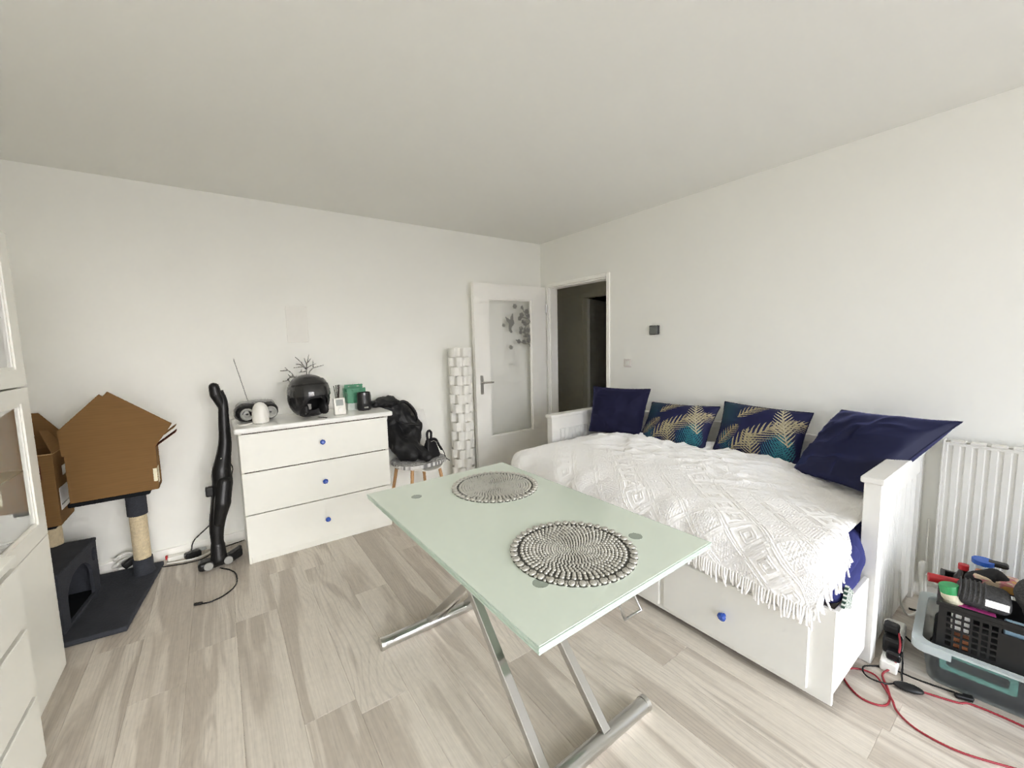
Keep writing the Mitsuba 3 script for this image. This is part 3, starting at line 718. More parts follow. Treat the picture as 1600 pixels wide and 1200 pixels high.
part(tc, 'post', lathe([(0, .343), (.043, .343), (.043, .452), (0, .452)], 28, pl_), 'sisal', 30, label='sisal-wrapped post')
part(tc, 'platform', rbox(-4.06, -3.825, -.30, -.035, .452, .468, .006), 'felt_dark', 40)

def carton(t, x0, x1, y0, y1, z0, z1, th=.004, holes=None):
    part(t, 'front_panel', bx(x0, x1, y0, y0 + th, z0, z1, .001), 'cardboard')
    part(t, 'back_panel', bx(x0, x1, y1 - th, y1, z0, z1, .001), 'cardboard')
    part(t, 'side_panel', bx(x0, x0 + th, y0 + th, y1 - th, z0, z1, .001), 'cardboard')
    part(t, 'side_panel', bx(x1 - th, x1, y0 + th, y1 - th, z0, z1, .001), 'cardboard')
    part(t, 'bottom_panel', bx(x0 + th, x1 - th, y0 + th, y1 - th, z0, z0 + th, 0), 'cardboard')
t = thing('cardboard_box', 'large opened brown cardboard box with raised flap on the cat tree platform', 'box')
XF0, XF1, YF = -3.752, -3.372, -.335
fp = Polygon([(XF0, .589), (XF1 - .004, .589), (XF1, .60), (XF1 + .006, .855), (XF0, .87)])
part(t, 'front_panel', ext(fp, .005, frame_M((0, YF + .005, 0), (1, 0, 0), (0, 0, 1))), 'cardboard')
part(t, 'side_panel', bx(XF1 - .004, XF1, YF + .005, -.16, .60, .845, .001), 'cardboard')
part(t, 'side_panel', bx(XF0, XF0 + .004, YF + .005, -.16, .589, .86, .001), 'cardboard')
part(t, 'back_panel', bx(XF0, XF1, -.16, -.156, .589, .86, .001), 'cardboard')
part(t, 'bottom_panel', bx(XF0, XF1, YF + .005, -.16, .589, .593, 0), 'cardboard')
fl_ = Polygon([(XF0 - .008, .862), (XF1 + .004, .852), (-3.277, .985), (-3.548, 1.208), (-3.570, 1.182), (-3.583, 1.196), (-3.765, 1.005)])
part(t, 'flap', ext(fl_, .005, frame_M((0, YF + .001, 0), (1, 0, 0), (0, 0, 1))), 'cardboard')
for dz, mname in ((.012, 'cardboard'), (-.022, 'card_dark')):
    Mf = frame_M((XF1 - .002, YF + .02, .865 + dz), np.array([.80, 0, .60]), (0, 1, 0))
    part(t, 'flap', ext(sbox(0, 0, .135, .12), .004, Mf), mname)
part(t, 'tape', bx(XF1 - .0005, XF1 + .0008, YF + .03, YF + .09, .62, .72, 0), 'cream')
part(t, 'tape', bx(XF1 - .018, XF1 + .0005, YF - .0008, YF + .0005, .64, .72, 0), 'cream', label='strip of pale tape')
t = thing('cardboard_box', 'smaller open brown cardboard box with white labels left of the big box', 'box')
bx0, bx1, by0, by1, bz0, bz1 = -4.06, -3.802, -.305, -.045, .468, .878
side = sbox(by0, bz0, by1, bz1)
carton(t, bx0, bx1, by0, by1, bz0, bz1)
part(t, 'flap', ext(Polygon([(0, 0), (.235, 0), (.228, .10), (.15, .21), (0, .21)]), .004, frame_M((bx0 + .01, by1 - .004, bz1), (1, 0, 0), (0, .10, .995))), 'cardboard')
part(t, 'flap', ext(Polygon([(0, 0), (.25, 0), (.20, .12), (.10, .14)]), .004, frame_M((bx1 - .002, by0 + .004, bz1), (0, 1, 0), (-.45, 0, .893))), 'cardboard')
part(t, 'flap', ext(sbox(0, 0, .25, .12), .004, frame_M((bx0 + .003, by0 + .256, bz1), (0, -1, 0), (-.05, 0, .99))), 'cardboard')
part(t, 'rim', bx(bx0, bx1 + .001, by0 - .001, by0 + .006, bz1 - .002, bz1 + .003, 0), 'card_edge')
part(t, 'rim', bx(bx1 - .006, bx1 + .001, by0, by1, bz1 - .002, bz1 + .003, 0), 'card_edge')
part(t, 'label', bx(bx1, bx1 + .001, by0 + .035, by0 + .225, .545, .672, 0), 'paper_white', label='white shipping label')
part(t, 'label_line', bx(bx1 + .001, bx1 + .0016, by0 + .05, by0 + .21, .570, .579, 0), 'grey_plastic')
part(t, 'label', bx(bx1, bx1 + .001, by0 + .13, by0 + .21, .728, .782, 0), 'paper_white', label='small white sticker')
part(t, 'handle_hole', bx(bx0 + .06, bx1 - .05, by0 - .0012, by0, .74, .82, 0), 'card_dark')
t = thing('cable_bundle', 'white cable loops and a black plug by the baseboard behind the cat cave', 'cable')
part(t, 'cord', cat(tube([(-3.66, -.06, .10), (-3.60, -.055, .13), (-3.55, -.06, .10), (-3.56, -.07, .05), (-3.64, -.065, .04)], .010, 8, 6, ), tube([(-3.67, -.05, .05), (-3.60, -.05, .09), (-3.53, -.05, .06)], .010, 8, 6)), 'white_plastic', True)
part(t, 'plug', tr(rbox(-.04, .04, -.02, .02, -.022, .022, .010), (-3.575, -.105, .085), rz=.2, ry=-.5), 'black_plastic', 40)

# ------------------------------------------------------------------ display cabinet and low chest at the left edge
t = thing('display_cabinet', 'tall white display cabinet with two glass doors at the left edge', 'cabinet')
vx0, vx1, vy0, vy1 = -4.085, -3.70, -1.60, -1.0
part(t, 'side_panel', bx(vx0, vx1, vy1 - .018, vy1, 0, 1.92), 'lacquer')
part(t, 'side_panel', bx(vx0, vx1, vy0, vy0 + .018, 0, 1.92), 'lacquer')
part(t, 'back_panel', bx(vx0, vx0 + .008, vy0 + .018, vy1 - .018, 0, 1.92, 0), 'lacquer')
for z in (.0, .632, 1.272, 1.902):
    part(t, 'deck', bx(vx0 + .008, vx1, vy0 + .018, vy1 - .018, z, z + .018, .001), 'lacquer')
for z in (.94, 1.58):
    part(t, 'glass_shelf', bx(vx0 + .01, vx1 - .02, vy0 + .019, vy1 - .019, z, z + .006, 0), 'glass_edge')
for z0, z1 in ((.650, 1.293), (1.301, 1.925)):
    fr = sbox(vy0 + .002, z0, vy1, z1)
    hole = sbox(vy0 + .080, z0 + .068, vy1 - .085, z1 - .062)
    d = part(t, 'door', ext(fr.difference(hole), .019, frame_M((vx1 + .001, 0, 0), (0, 1, 0), (0, 0, 1))), 'lacquer')
    add(d + '__pane', bx(vx1 + .008, vx1 + .0085, vy0 + .078, vy1 - .083, z0 + .066, z1 - .06, 0), 'pane')
    add(d + '__bevel', ext(hole.buffer(.001, join_style=2).difference(hole.buffer(-.012, join_style=2)), .005, frame_M((vx1 + .009, 0, 0), (0, 1, 0), (0, 0, 1))), 'lacquer')
part(t, 'drawer', bx(vx1 + .001, vx1 + .02, vy0 + .002, vy1, .03, .646, .002), 'lacquer')
part(t, 'plinth', bx(vx0, vx1 - .002, vy0, vy1, 0.0, .03, 0), 'lacquer')
t = thing('remote_control', 'small dark grey object lying inside the cabinet behind the lower glass door', 'remote')
add(t, tr(rbox(-.08, .08, -.025, .025, 0, .025, .008), (-3.78, -1.16, .650), rz=.5), 'grey_plastic', 40)
t = thing('storage_tray', 'grey tray standing inside the cabinet behind the upper glass door', 'tray')
add(t, cat(bx(-4.0, -3.74, -1.30, -1.06, 1.29, 1.30), bx(-3.75, -3.74, -1.30, -1.06, 1.29, 1.37), bx(-4.0, -3.99, -1.30, -1.06, 1.29, 1.37), bx(-4.0, -3.74, -1.07, -1.06, 1.29, 1.37), bx(-4.0, -3.74, -1.30, -1.29, 1.29, 1.37)), 'grey_plastic')
t = thing('chest_of_drawers', 'low white chest of drawers cut off by the lower left frame edge', 'chest')
cx1, cy1, cy0 = -3.60, -1.606, -2.406
part(t, 'carcass', cat(bx(-4.08, cx1 - .02, cy1 - .02, cy1, 0, .745), bx(-4.08, cx1 - .02, cy0, cy0 + .02, 0, .745), bx(-4.08, -4.07, cy0, cy1, 0, .745, 0)), 'lacquer')
part(t, 'top', rbox(-4.08, cx1, cy0, cy1, .755, .78, .004), 'lacquer', 40)
part(t, 'inner_frame', bx(-4.06, cx1 - .022, cy0 + .021, cy1 - .021, .03, .755, 0), 'grey_plastic')
for z0, z1 in ((.541, .737), (.298, .522), (.05, .279)):
    part(t, 'drawer', bx(cx1 - .02, cx1, cy0, cy1, z0, z1, .003), 'lacquer')

# ------------------------------------------------------------------ daybed
AY0, AY1 = -3.158, -3.098           # right arm
t = thing('daybed', 'white panelled daybed with blue-knobbed drawers along the right wall', 'daybed')
def bed_arm(y0, y1):
    a = part(t, 'arm', bx(-.80, -.02, y0 + .006, y1 - .006, .70, .802, .002), 'lacquer_bed')
    add(a + '__post', bx(-.818, -.752, y0, y1, 0, .803, .003), 'lacquer_bed')
    add(a + '__post_001', bx(-.066, -.006, y0, y1, 0, .803, .003), 'lacquer_bed')
    add(a + '__cap', bx(-.832, -.004, y0 - .010, y1 + .010, .803, .830, .004), 'lacquer_bed')
    edges = list(np.linspace(-.752, -.42, 8)) + list(np.linspace(-.40, -.066, 4))
    k = 0
    for e0, e1 in zip(edges[:-1], edges[1:]):
        add(a + '__board' + (f'_{k:03d}' if k else ''), bx(e0 + .0012, e1 - .0012, y0 + .016, y1 - .016, .02, .70, .006), 'lacquer_bed')
        k += 1
bed_arm(AY0, AY1)
bed_arm(-1.090, -1.030)
bk = part(t, 'back', bx(-.040, -.022, AY1, -1.09, .08, .765, 0), 'lacquer_bed')
add(bk + '__rail', bx(-.052, -.016, AY1, -1.09, .765, .815, .004), 'lacquer_bed')
FY0, FY1, FX = -3.138, -1.045, -1.236
ff = part(t, 'drawer_base', bx(FX, FX + .018, FY0, FY1, .028, .408, .002), 'lacquer_bed')
add(ff + '__side_panel', bx(FX + .018, -.835, FY0, FY0 + .018, .070, .395, .002), 'lacquer_bed')
add(ff + '__side_panel_001', bx(FX + .018, -.835, FY1 - .018, FY1, .070, .395, .002), 'lacquer_bed')
add(ff + '__slat_deck', bx(FX + .018, -.06, FY0 + .05, FY1 - .05, .33, .36, 0), 'lacquer_bed')
for j, y0 in enumerate((-3.062, -2.405, -1.748)):
    d = part(t, 'drawer', bx(FX - .017, FX, y0, y0 + .634, .054, .338, .004), 'lacquer_bed')
    kn = lathe([(0, 0), (.008, 0), (.007, .010), (.013, .014), (.019, .021), (.019, .027), (.010, .034), (0, .034)], 8)
    add(d + '__knob', kn.apply_transform(frame_M((FX - .017, y0 + .322, .185), (0, -1, 0), (0, 0, 1))), 'blue_glass', label='blue faceted glass knob')

ME0, ME1 = -3.062, -1.135             # mattress ends
t = thing('mattress', 'navy-sheeted mattress under the white throw on the daybed', 'mattress')
part(t, 'core', rbox(-1.185, -.065, ME0, ME1, .362, .602, .05), 'navy_sheet', 40)
part(t, 'sheet_bulge', blob([[(-.80, -3.055, .53, .045), (-.84, -3.07, .46, .052), (-.92, -3.08, .42, .050), (-1.0, -3.08, .42, .048), (-1.12, -3.078, .425, .048)], [(-.90, -3.07, .50, .05), (-1.05, -3.07, .45, .04)]], .012, 6, .006, 9, 4), 'navy_sheet', True)
lv, luv = [], []
lp = np.array([[-1.165, -3.143, .395], [-1.085, -3.143, .362], [-1.065, -3.143, .425], [-1.125, -3.143, .472]])
m = cat(trimesh.Trimesh(np.vstack([lp, lp + [0, .012, 0]]), [[0, 1, 2], [0, 2, 3], [4, 6, 5], [4, 7, 6], [0, 4, 5], [0, 5, 1], [1, 5, 6], [1, 6, 2], [2, 6, 7], [2, 7, 3], [3, 7, 4], [3, 4, 0]], process=False))
part(t, 'printed_corner', m, 'leaf_print', uv=np.array([[0, 0], [1, 0], [1, 1], [0, 1]] * 2, float), label='green and white leaf-printed corner')

# white knitted throw
TZ, RAD = .604, .085
XE = -1.175                            # where the top bends down at the front
NA, NB = 330, 520
S, Q = np.meshgrid(np.linspace(0, 1, NA), np.linspace(0, 1, NB), indexing='ij')
yr, yl = ME0 + .03, ME1 - .03
xg = -.10 - S * 1.275
ovr = np.where(xg > -.86, .045, .045 + .075 * np.clip((-.88 - xg) / .25, 0, 1)); ovl = .012 + .16 * np.clip((-.86 - xg) / .36, 0, 1)
Bc = (yr - ovr) + Q * (yl + ovl - (yr - ovr))
eyc = np.maximum(np.maximum(yr - Bc, Bc - yl), 0)
hem = np.interp(Bc, [-3.05, -2.6, -1.9, -1.3, -1.0], [.27, .235, .20, .17, .14]) * np.sqrt(np.clip(1 - (eyc / .31) ** 2, .04, 1))
back = np.maximum(0, .02 * np.sin(Q * 9) + .03 * np.sin(Q * 23 + 1))
Ac = back + S * (1.065 + hem - back)
ex = np.maximum(0, Ac - (-XE - .10))
sg = np.where(Bc < yr, -1.0, np.where(Bc > yl, 1.0, 0.0))
hang = np.hypot(ex, eyc)
tt = np.minimum(hang / RAD, np.pi / 2)
extra = np.maximum(0, hang - RAD * np.pi / 2)
out, dn = RAD * np.sin(tt) + .04 * extra, RAD * (1 - np.cos(tt)) + extra
hs_ = np.where(hang > 0, hang, 1)
P = np.stack([np.where(ex > 0, XE, -.10 - Ac) - out * ex / hs_, np.clip(Bc, yr, yl) + sg * out * eyc / hs_, TZ - dn], -1)
UV = np.stack([Ac, Bc], -1)
base = trimesh.Trimesh(P.reshape(-1, 3), grid_faces(NA, NB), process=False)
N = np.array(base.vertex_normals)
if N[NA * NB // 3, 2] < 0: N = -N
A, B = UV[..., 0].ravel(), UV[..., 1].ravel()
q3 = np.column_stack([A * 17 - B * 7.0, B * 2.4 + A * .8, A * 0])
rid = 1 - np.abs(2 * meshkit.noise(q3 + 1.2 * meshkit.fbm(np.column_stack([A * 5, B * 5, A * 0]), 2)[:, None], 4) - 1)
q4 = np.column_stack([A * 38 - B * 15, B * 5 + A * 2, A * 0])
rid2 = 1 - np.abs(2 * meshkit.noise(q4, 8) - 1)
wr = np.clip((.78 - A) / .35, 0, 1) * np.clip(A / .05, 0, 1) * np.clip((B + 2.95) / .4, .15, 1) * np.clip((-1.12 - B) / .25, .1, 1)
soft = meshkit.fbm(np.column_stack([A * 4, B * 3, A * 0 + 5]), 2, 9) - .5
hangw = np.clip((A - 1.0) / .15, 0, 1)
fold = np.sin(B * 21 + 2.0 * meshkit.noise(np.column_stack([B * 3, A * 0, A * 0]), 2) * 3)
pa, pb = (A + B * .93) / .175, (A - B * .93) / .175
fa, fb = pa - np.floor(pa), pb - np.floor(pb)
eg = np.minimum(np.minimum(fa, 1 - fa), np.minimum(fb, 1 - fb))
line = np.clip(1 - np.abs(eg - .085) / .035, 0, 1) + .8 * np.clip(1 - np.abs(eg - .0) / .03, 0, 1)
md = np.maximum(np.abs(fa - .5), np.abs(fb - .5))
mot = np.clip(1 - np.abs(md - .11) / .03, 0, 1) + np.clip(1 - np.abs(md - .20) / .025, 0, 1)
kind = (np.floor(pa) * 7 + np.floor(pb) * 3) % 3
dots = np.where(md < .38, np.maximum(0, np.sin(fa * np.pi * 16) * np.sin(fb * np.pi * 16)), 0)
knit = .0045 * line + np.where(kind == 0, .0060 * mot, .0045 * dots)
disp = .055 * wr * (rid ** 1.8) + .022 * wr * rid2 ** 1.8 + .010 * soft + hangw * .006 * fold + knit * np.clip(1.25 - wr, .25, 1)
disp += .010
P = (P.reshape(-1, 3) + N * disp[:, None]).reshape(NA, NB, 3)
if np.array(base.vertex_normals)[NA * NB // 3, 2] < 0:
    P, UV = P[:, ::-1], UV[:, ::-1]
cl, cuv = sheet(P, .006, UV)
t = thing('throw_blanket', 'white knitted throw with fringed hem spread over the daybed', 'blanket')
part(t, 'cloth', cl, 'knit', True, uv=cuv)
fr = []
rim = list(P[-1, ::1])
seg = np.array(rim); dl = np.concatenate([[0], np.cumsum(np.linalg.norm(np.diff(seg, axis=0), axis=1))])
def strand(c, out, L):
    k = RNG.normal(0, .004, 3)
    return tube([c + [0, 0, .004], c + out * .006 + k * .4 - [0, 0, L * .5], c + out * .007 + k * 1.8 - [0, 0, L]], .0040, 5)
for d_ in np.arange(.0, dl[-1], .0125):
    c = np.array([np.interp(d_, dl, seg[:, k]) for k in range(3)])
    fr.append(strand(c, np.array([-1.0, 0, 0]), .056 + .014 * RNG.random()))
edge_j = int(np.argmin(P[NA // 2].T[1]))
for i in range(NA - 1, 0, -1):
    c = P[i, edge_j]
    if c[0] > -.93: break
    if i % 3: continue
    for f in (0,):
        cc = c * (1 - f) + P[i - 1, edge_j] * f
        fr.append(strand(cc, np.array([.2, -1.0, 0]), .050 + .012 * RNG.random()))
part(t, 'fringe', cat(*fr), 'yarn', True, kind='stuff')

# cushions
def pillow(c00, c10, c11, c01, th, face, n=40, seed=0, wr=.004, pinch=.06):
    c = [np.asarray(q, float) for q in (c00, c10, c11, c01)]
    nrm = np.cross(c[1] - c[0], c[3] - c[0]); nrm /= np.linalg.norm(nrm)
    if nrm @ np.asarray(face, float) < 0: nrm = -nrm
    g = np.linspace(0, 1, n)
    U, W = np.meshgrid(g, g, indexing='ij')
    bu, bv = 4 * U * (1 - U), 4 * W * (1 - W)
    u2 = U + pinch * (0.5 - U) * bv * .9 * (1 - bu * .6); v2 = W + pinch * (0.5 - W) * bu * .9 * (1 - bv * .6)
    base = ((1 - u2) * (1 - v2))[..., None] * c[0] + (u2 * (1 - v2))[..., None] * c[1] + (u2 * v2)[..., None] * c[2] + ((1 - u2) * v2)[..., None] * c[3]
    t_ = (bu * bv) ** .45
    w3 = np.stack([U * 6, W * 6, U * 0 + seed], -1)
    wn = (1 - np.abs(2 * meshkit.noise(w3 * [1, 1, 1] + 2 * meshkit.fbm(w3 * .6, 2, seed)[..., None], seed) - 1)) ** 2 * wr * t_ * 2
    top = base + nrm * (t_ * th * .5 + wn)[..., None]
    bot = base - nrm * (t_ * th * .5)[..., None]
    V = np.vstack([top.reshape(-1, 3), bot.reshape(-1, 3)]); F = grid_faces(n, n)
    e = trimesh.Trimesh(top.reshape(-1, 3), F, process=False)
    flip = e.face_normals[len(F) // 2] @ nrm < 0
    F1, F2 = (F[:, ::-1], F + n * n) if flip else (F, F[:, ::-1] + n * n)
    uv = np.stack([U, W], -1).reshape(-1, 2)
    return (V, np.vstack([F1, F2])), np.vstack([uv, uv])
CF = (-.85, -.4, .45)
for nm, cs, th, mt, lb, gp, sd in (
        ('c1', ((-.445, -1.150, .655), (-.30, -1.575, .64), (-.17, -1.575, 1.03), (-.40, -1.165, 1.04)), .19, 'navy', 'plain navy cushion at the left end of the daybed by the doorway', None, 1),
        ('c2', ((-.295, -1.555, .64), (-.245, -2.075, .62), (-.10, -2.11, .935), (-.12, -1.555, .915)), .14, 'palm_print', 'palm-printed cushion with gold leaves, next to the plain navy cushion at the left', None, 2),
        ('c3', ((-.225, -2.130, .65), (-.20, -2.645, .625), (-.085, -2.675, .958), (-.085, -2.135, .975)), .14, 'palm_print', 'palm-printed cushion with gold leaves, next to the large navy cushion at the right', None, 3),
        ('c4', ((-.285, -2.645, .625), (-.53, -3.055, .665), (-.25, -3.305, 1.016), (-.12, -2.82, 1.00)), .18, 'navy_velvet', 'large plain navy velvet cushion leaning over the right arm of the daybed', None, 4)):
    t = thing('cushion', lb, 'cushion', 'cushions along the daybed')
    m, uv = pillow(*cs, th, CF, seed=sd, wr=.016 if sd in (1, 4) else .004)
    part(t, 'cover', m, mt, True, uv=uv)
    rim = []
    loop = [np.asarray(q) for q in cs]
    V0 = m[0][:1600].reshape(40, 40, 3)
    per = np.vstack([V0[:, 0], V0[-1, 1:], V0[::-1, -1][1:], V0[0, ::-1][1:-1]])
    part(t, 'seam', tube(per, .0035, 6, closed=True), 'navy_velvet', True)

# ------------------------------------------------------------------ glass table
TT = .755
corners = np.array([(-2.510, -1.726), (-1.745, -1.714), (-1.735, -2.926), (-2.491, -2.941)])
t = thing('glass_table', 'pale green frosted glass lift table on crossed chrome legs', 'table')
pg = Polygon(corners)
def slab(poly, z0, z1, bev):
    lo = np.array(poly.exterior.coords[:-1]); hi = np.array(poly.buffer(-bev, join_style=2).exterior.coords[:-1])
    pts = np.vstack([np.column_stack([hi, np.full(len(hi), z1)]), np.column_stack([lo, np.full(len(lo), z1 - bev)]),
                     np.column_stack([lo, np.full(len(lo), z0 + bev)]), np.column_stack([hi, np.full(len(hi), z0)])])
    return trimesh.Trimesh(pts).convex_hull
part(t, 'top_glass', slab(pg.buffer(-.0035, join_style=2), TT - .009, TT, .001), 'frosted_glass')
part(t, 'edge_band', ext(pg.difference(pg.buffer(-.003, join_style=2)), .0078).apply_translation((0, 0, TT - .009)), 'glass_edge', label='polished green glass edge')
part(t, 'lower_glass', slab(pg.buffer(-.002, join_style=2), TT - .022, TT - .0125, .002), 'glass_edge')
ctr = corners.mean(0)
for c in ((-2.343, -1.905), (-1.896, -2.744), (-2.330, -2.754), (-1.90, -1.895)):
    part(t, 'glass_pad', lathe([(0, 0), (.0235, 0), (.0235, .0004), (0, .0004)], 32, (*c, TT)), 'pad_grey')
for c0, c1 in (((-2.36, -1.84), (-2.36, -2.82)), ((-1.88, -1.84), (-1.88, -2.82)), ((-2.36, -1.84), (-1.88, -1.84)), ((-2.36, -2.82), (-1.88, -2.82))):
    part(t, 'top_rail', bar((*c0, TT - .040), (*c1, TT - .040), .03, .03), 'chrome')
FOOT = .027
for y, xs, ye in ((-2.705, (-2.275, -2.005), -2.00), (-1.765, (-2.245, -2.035), -2.46)):
    f = part(t, 'foot_bar', tube([(-2.49, y, FOOT + .003), (-1.785, y, FOOT + .003)], FOOT, 24), 'chrome', 40)
    for k, (xa, xb) in enumerate(((-2.500, -2.482), (-1.793, -1.775))):
        add(f + '__end_cap' + (f'_{k:03d}' if k else ''), tube([(xa, y, FOOT + .003), (xb, y, FOOT + .003)], FOOT + .0025, 24), 'steel', 40)
    for xl in xs:
        part(t, 'leg', bar((xl, y, .045), (xl, ye, TT - .05), .034, .034, bev=.003), 'chrome')
part(t, 'cross_rod', tube([(-2.29, -2.235, .475), (-1.99, -2.235, .475)], .010, 12), 'chrome', 40)
part(t, 'pivot_plate', bar((-2.215, -1.83, .10), (-2.215, -2.02, .30), .006, .05), 'chrome')
hl = [(-1.995, -2.75, .70), (-1.995, -2.75, .565), (-1.965, -2.755, .485), (-1.875, -2.755, .482), (-1.918, -2.75, .565), (-1.918, -2.75, .70)]
part(t, 'lift_handle', tube(hl, .005, 8), 'chrome', True)

# placemats of domed beads
beads, big = [], []
RM = .203
ico = trimesh.creation.icosphere(subdivisions=1)
def bead(r, th, w, l, h):
    q = ico.copy(); q.vertices = q.vertices * [l, w, h]
    return tr(q, (r * math.cos(th), r * math.sin(th), .003), rz=th)
rr, k = .006, 0
for ring in range(40):
    size = .0036 + .0054 * (rr / RM) ** 1.6
    if rr + size > RM - .017: break
    cnt = max(5, int(2 * math.pi * rr / (size * 2.25)))
    for j in range(cnt):
        th = 2 * math.pi * (j + (ring * .618) % 1.0) / cnt
        sz = size * (.80 + .35 * RNG.random())
        beads.append(bead(rr, th, sz * .90, sz, sz * .85))
    rr += size * 1.95
outer_spec = [(RM - .011, 2 * math.pi * j / 40) for j in range(40)]
small = [bead(RM - .006, 2 * math.pi * (j + .5) / 40, .0055, .0065, .004) for j in range(40)] + [bead(RM - .019, 2 * math.pi * (j + .5) / 40, .005, .006, .004) for j in range(40)]
small_mesh = cat(*beads, *small)
aa = np.linspace(0, 2 * np.pi, 240, endpoint=False)
web = Polygon(np.column_stack([(RM - .004 + .004 * np.abs(np.cos(20 * aa))) * np.cos(aa), (RM - .004 + .004 * np.abs(np.cos(20 * aa))) * np.sin(aa)]))
web_m = ext(web, .0022)
p_web, p_small = mikit.ply(web_m, 'mat_web', False), mikit.ply(small_mesh, 'bead_silver', True)
p_big = mikit.ply(bead(0, 0, .0105, .0130, .0065), 'bead_silver', True)
for c, lb in (((-2.133, -2.680), 'round silver beaded placemat on the near half of the glass table'), ((-1.999, -2.022), 'round silver beaded placemat on the far half of the glass table')):
    t = thing('placemat', lb, 'placemat', 'silver placemats on the glass table')
    Mw = T().translate([c[0], c[1], TT + .0006])
    scene[t + '__web'] = {**p_web, 'to_world': Mw}
    scene[t + '__small_beads'] = {**p_small, 'to_world': Mw}
    labels[t + '__small_beads'] = {'kind': 'stuff'}
    for j, (r, th) in enumerate(outer_spec):
        scene[t + '__bead' + (f'_{j:03d}' if j else '')] = {**p_big, 'to_world': T().translate([c[0] + r * math.cos(th), c[1] + r * math.sin(th), TT + .0036]).rotate([0, 0, 1], math.degrees(th))}

# ------------------------------------------------------------------ radiator
t = thing('radiator', 'white ribbed panel radiator on the right wall beyond the daybed', 'radiator')
ry0, ry1, rz0, rz1 = -4.24, -3.234, .13, .885
prof = [(-.080, ry1), (-.080, ry1 - .022)]
y = ry1 - .022
while y > ry0 + .045:
    for q, dx in ((.006, 0), (.011, -.008), (.031, -.008), (.036, 0)):
        prof.append((-.080 + dx, y - q))
    y -= .0405
prof += [(-.080, ry0), (-.066, ry0), (-.066, ry1)]
part(t, 'front_panel', ext(Polygon(prof), rz1 - rz0 - .03).apply_translation((0, 0, rz0 + .015)), 'radiator_paint')
part(t, 'front_rim', cat(bx(-.086, -.066, ry0, ry1, rz1 - .018, rz1 - .002, .003), bx(-.086, -.066, ry0, ry1, rz0, rz0 + .018, .003), bx(-.088, -.066, ry1 - .014, ry1, rz0, rz1 - .002, .003)), 'radiator_paint')
part(t, 'back_panel', bx(-.048, -.030, ry0, ry1, rz0, rz1, .003), 'radiator_paint')
part(t, 'side_cover', bx(-.090, -.028, ry1 - .002, ry1 + .006, rz0 + .02, rz1 + .008, .002), 'radiator_paint')
for j in range(15):
    yy = ry1 - .02 - j * .066
    part(t, 'top_slat', bx(-.084, -.032, yy - .052, yy, rz1 - .002, rz1 + .008, .002), 'radiator_paint')
for yy in (ry1 - .12, ry0 + .12):
    part(t, 'bracket', bx(-.032, 0, yy - .02, yy + .02, rz0 + .1, rz1 - .1, .002), 'radiator_paint')
part(t, 'valve', cat(lathe([(0, 0), (.014, 0), (.014, .05), (.018, .055), (.018, .09), (.012, .10), (0, .10)], 18, (-.055, ry1 + .045, .12)), tube([(-.055, ry1 + .045, .155), (-.055, ry1 - .01, .155)], .010, 10)), 'white_plastic', 40)
part(t, 'pipe', tube([(-.055, ry1 + .045, .12), (-.055, ry1 + .045, .03), (-.02, ry1 + .05, .012)], .008, 10, 5), 'white_plastic', True)

# ------------------------------------------------------------------ power strip, cables and clutter on the right
t = thing('power_strip', 'white power strip with plugs on the floor along the daybed end', 'power strip')
Rp = lambda m: tr(m, (-.655, -3.200, 0), rz=.09)
part(t, 'body', Rp(rbox(-.165, .165, -.028, .028, 0, .045, .008)), 'white_plastic', 40)
for sx in (-.11, -.04, .03, .10):
    part(t, 'outlet', Rp(lathe([(.016, 0), (.022, 0), (.022, .004), (.016, .004)], 20, (sx, 0, .044))), 'white_plastic', 40)
t = thing('plug_adapter', 'black plug adapter pushed into the white power strip', 'adapter')
part(t, 'block', Rp(rbox(-.10, -.03, -.030, .030, .046, .115, .012)), 'black_plastic', 40)
part(t, 'block', Rp(rbox(-.06, -.01, -.018, .034, .115, .155, .012)), 'black_plastic', 40)
part(t, 'prong_cover', Rp(rbox(-.145, -.102, -.035, .012, .046, .085, .010)), 'black_gloss', 40)
t = thing('white_plug', 'bulky pale grey plug at the back of the power strip', 'plug')
part(t, 'block', Rp(rbox(.04, .12, -.03, .03, .046, .10, .014)), 'white_plastic', 40)
part(t, 'cord', Rp(tube([(.06, .0, .10), (.05, .02, .125), (.01, .035, .13), (-.02, .03, .10)], .004, 6, 5)), 'white_plastic', True)
Z0 = .0045
t = thing('red_cable', 'long red cable looping over the floor in front of the power strip', 'cable')
add(t, tube([(-.722, -3.225, .14), (-.765, -3.238, .10), (-.80, -3.228, .03), (-.840, -3.205, Z0), (-.878, -3.213, Z0), (-.93, -3.238, Z0), (-.985, -3.255, Z0), (-1.035, -3.252, Z0), (-1.060, -3.225, Z0), (-1.066, -3.186, Z0), (-1.040, -3.145, Z0), (-1.0, -3.112, Z0 + .002), (-.955, -3.106, Z0 + .002),
             (-.918, -3.118, Z0 + .002), (-.889, -3.151, Z0 + .002), (-.889, -3.19, Z0 + .004), (-.93, -3.222, Z0 + .006), (-.99, -3.262, Z0 + .006), (-1.035, -3.285, Z0 + .002), (-1.070, -3.335, Z0), (-1.078, -3.40, Z0), (-1.062, -3.47, Z0), (-1.0, -3.58, Z0), (-.93, -3.70, Z0)], .0038, 6, 6), 'red_cord', True)
t = thing('black_cable', 'thin black cable looped around the red cable on the floor', 'cable')
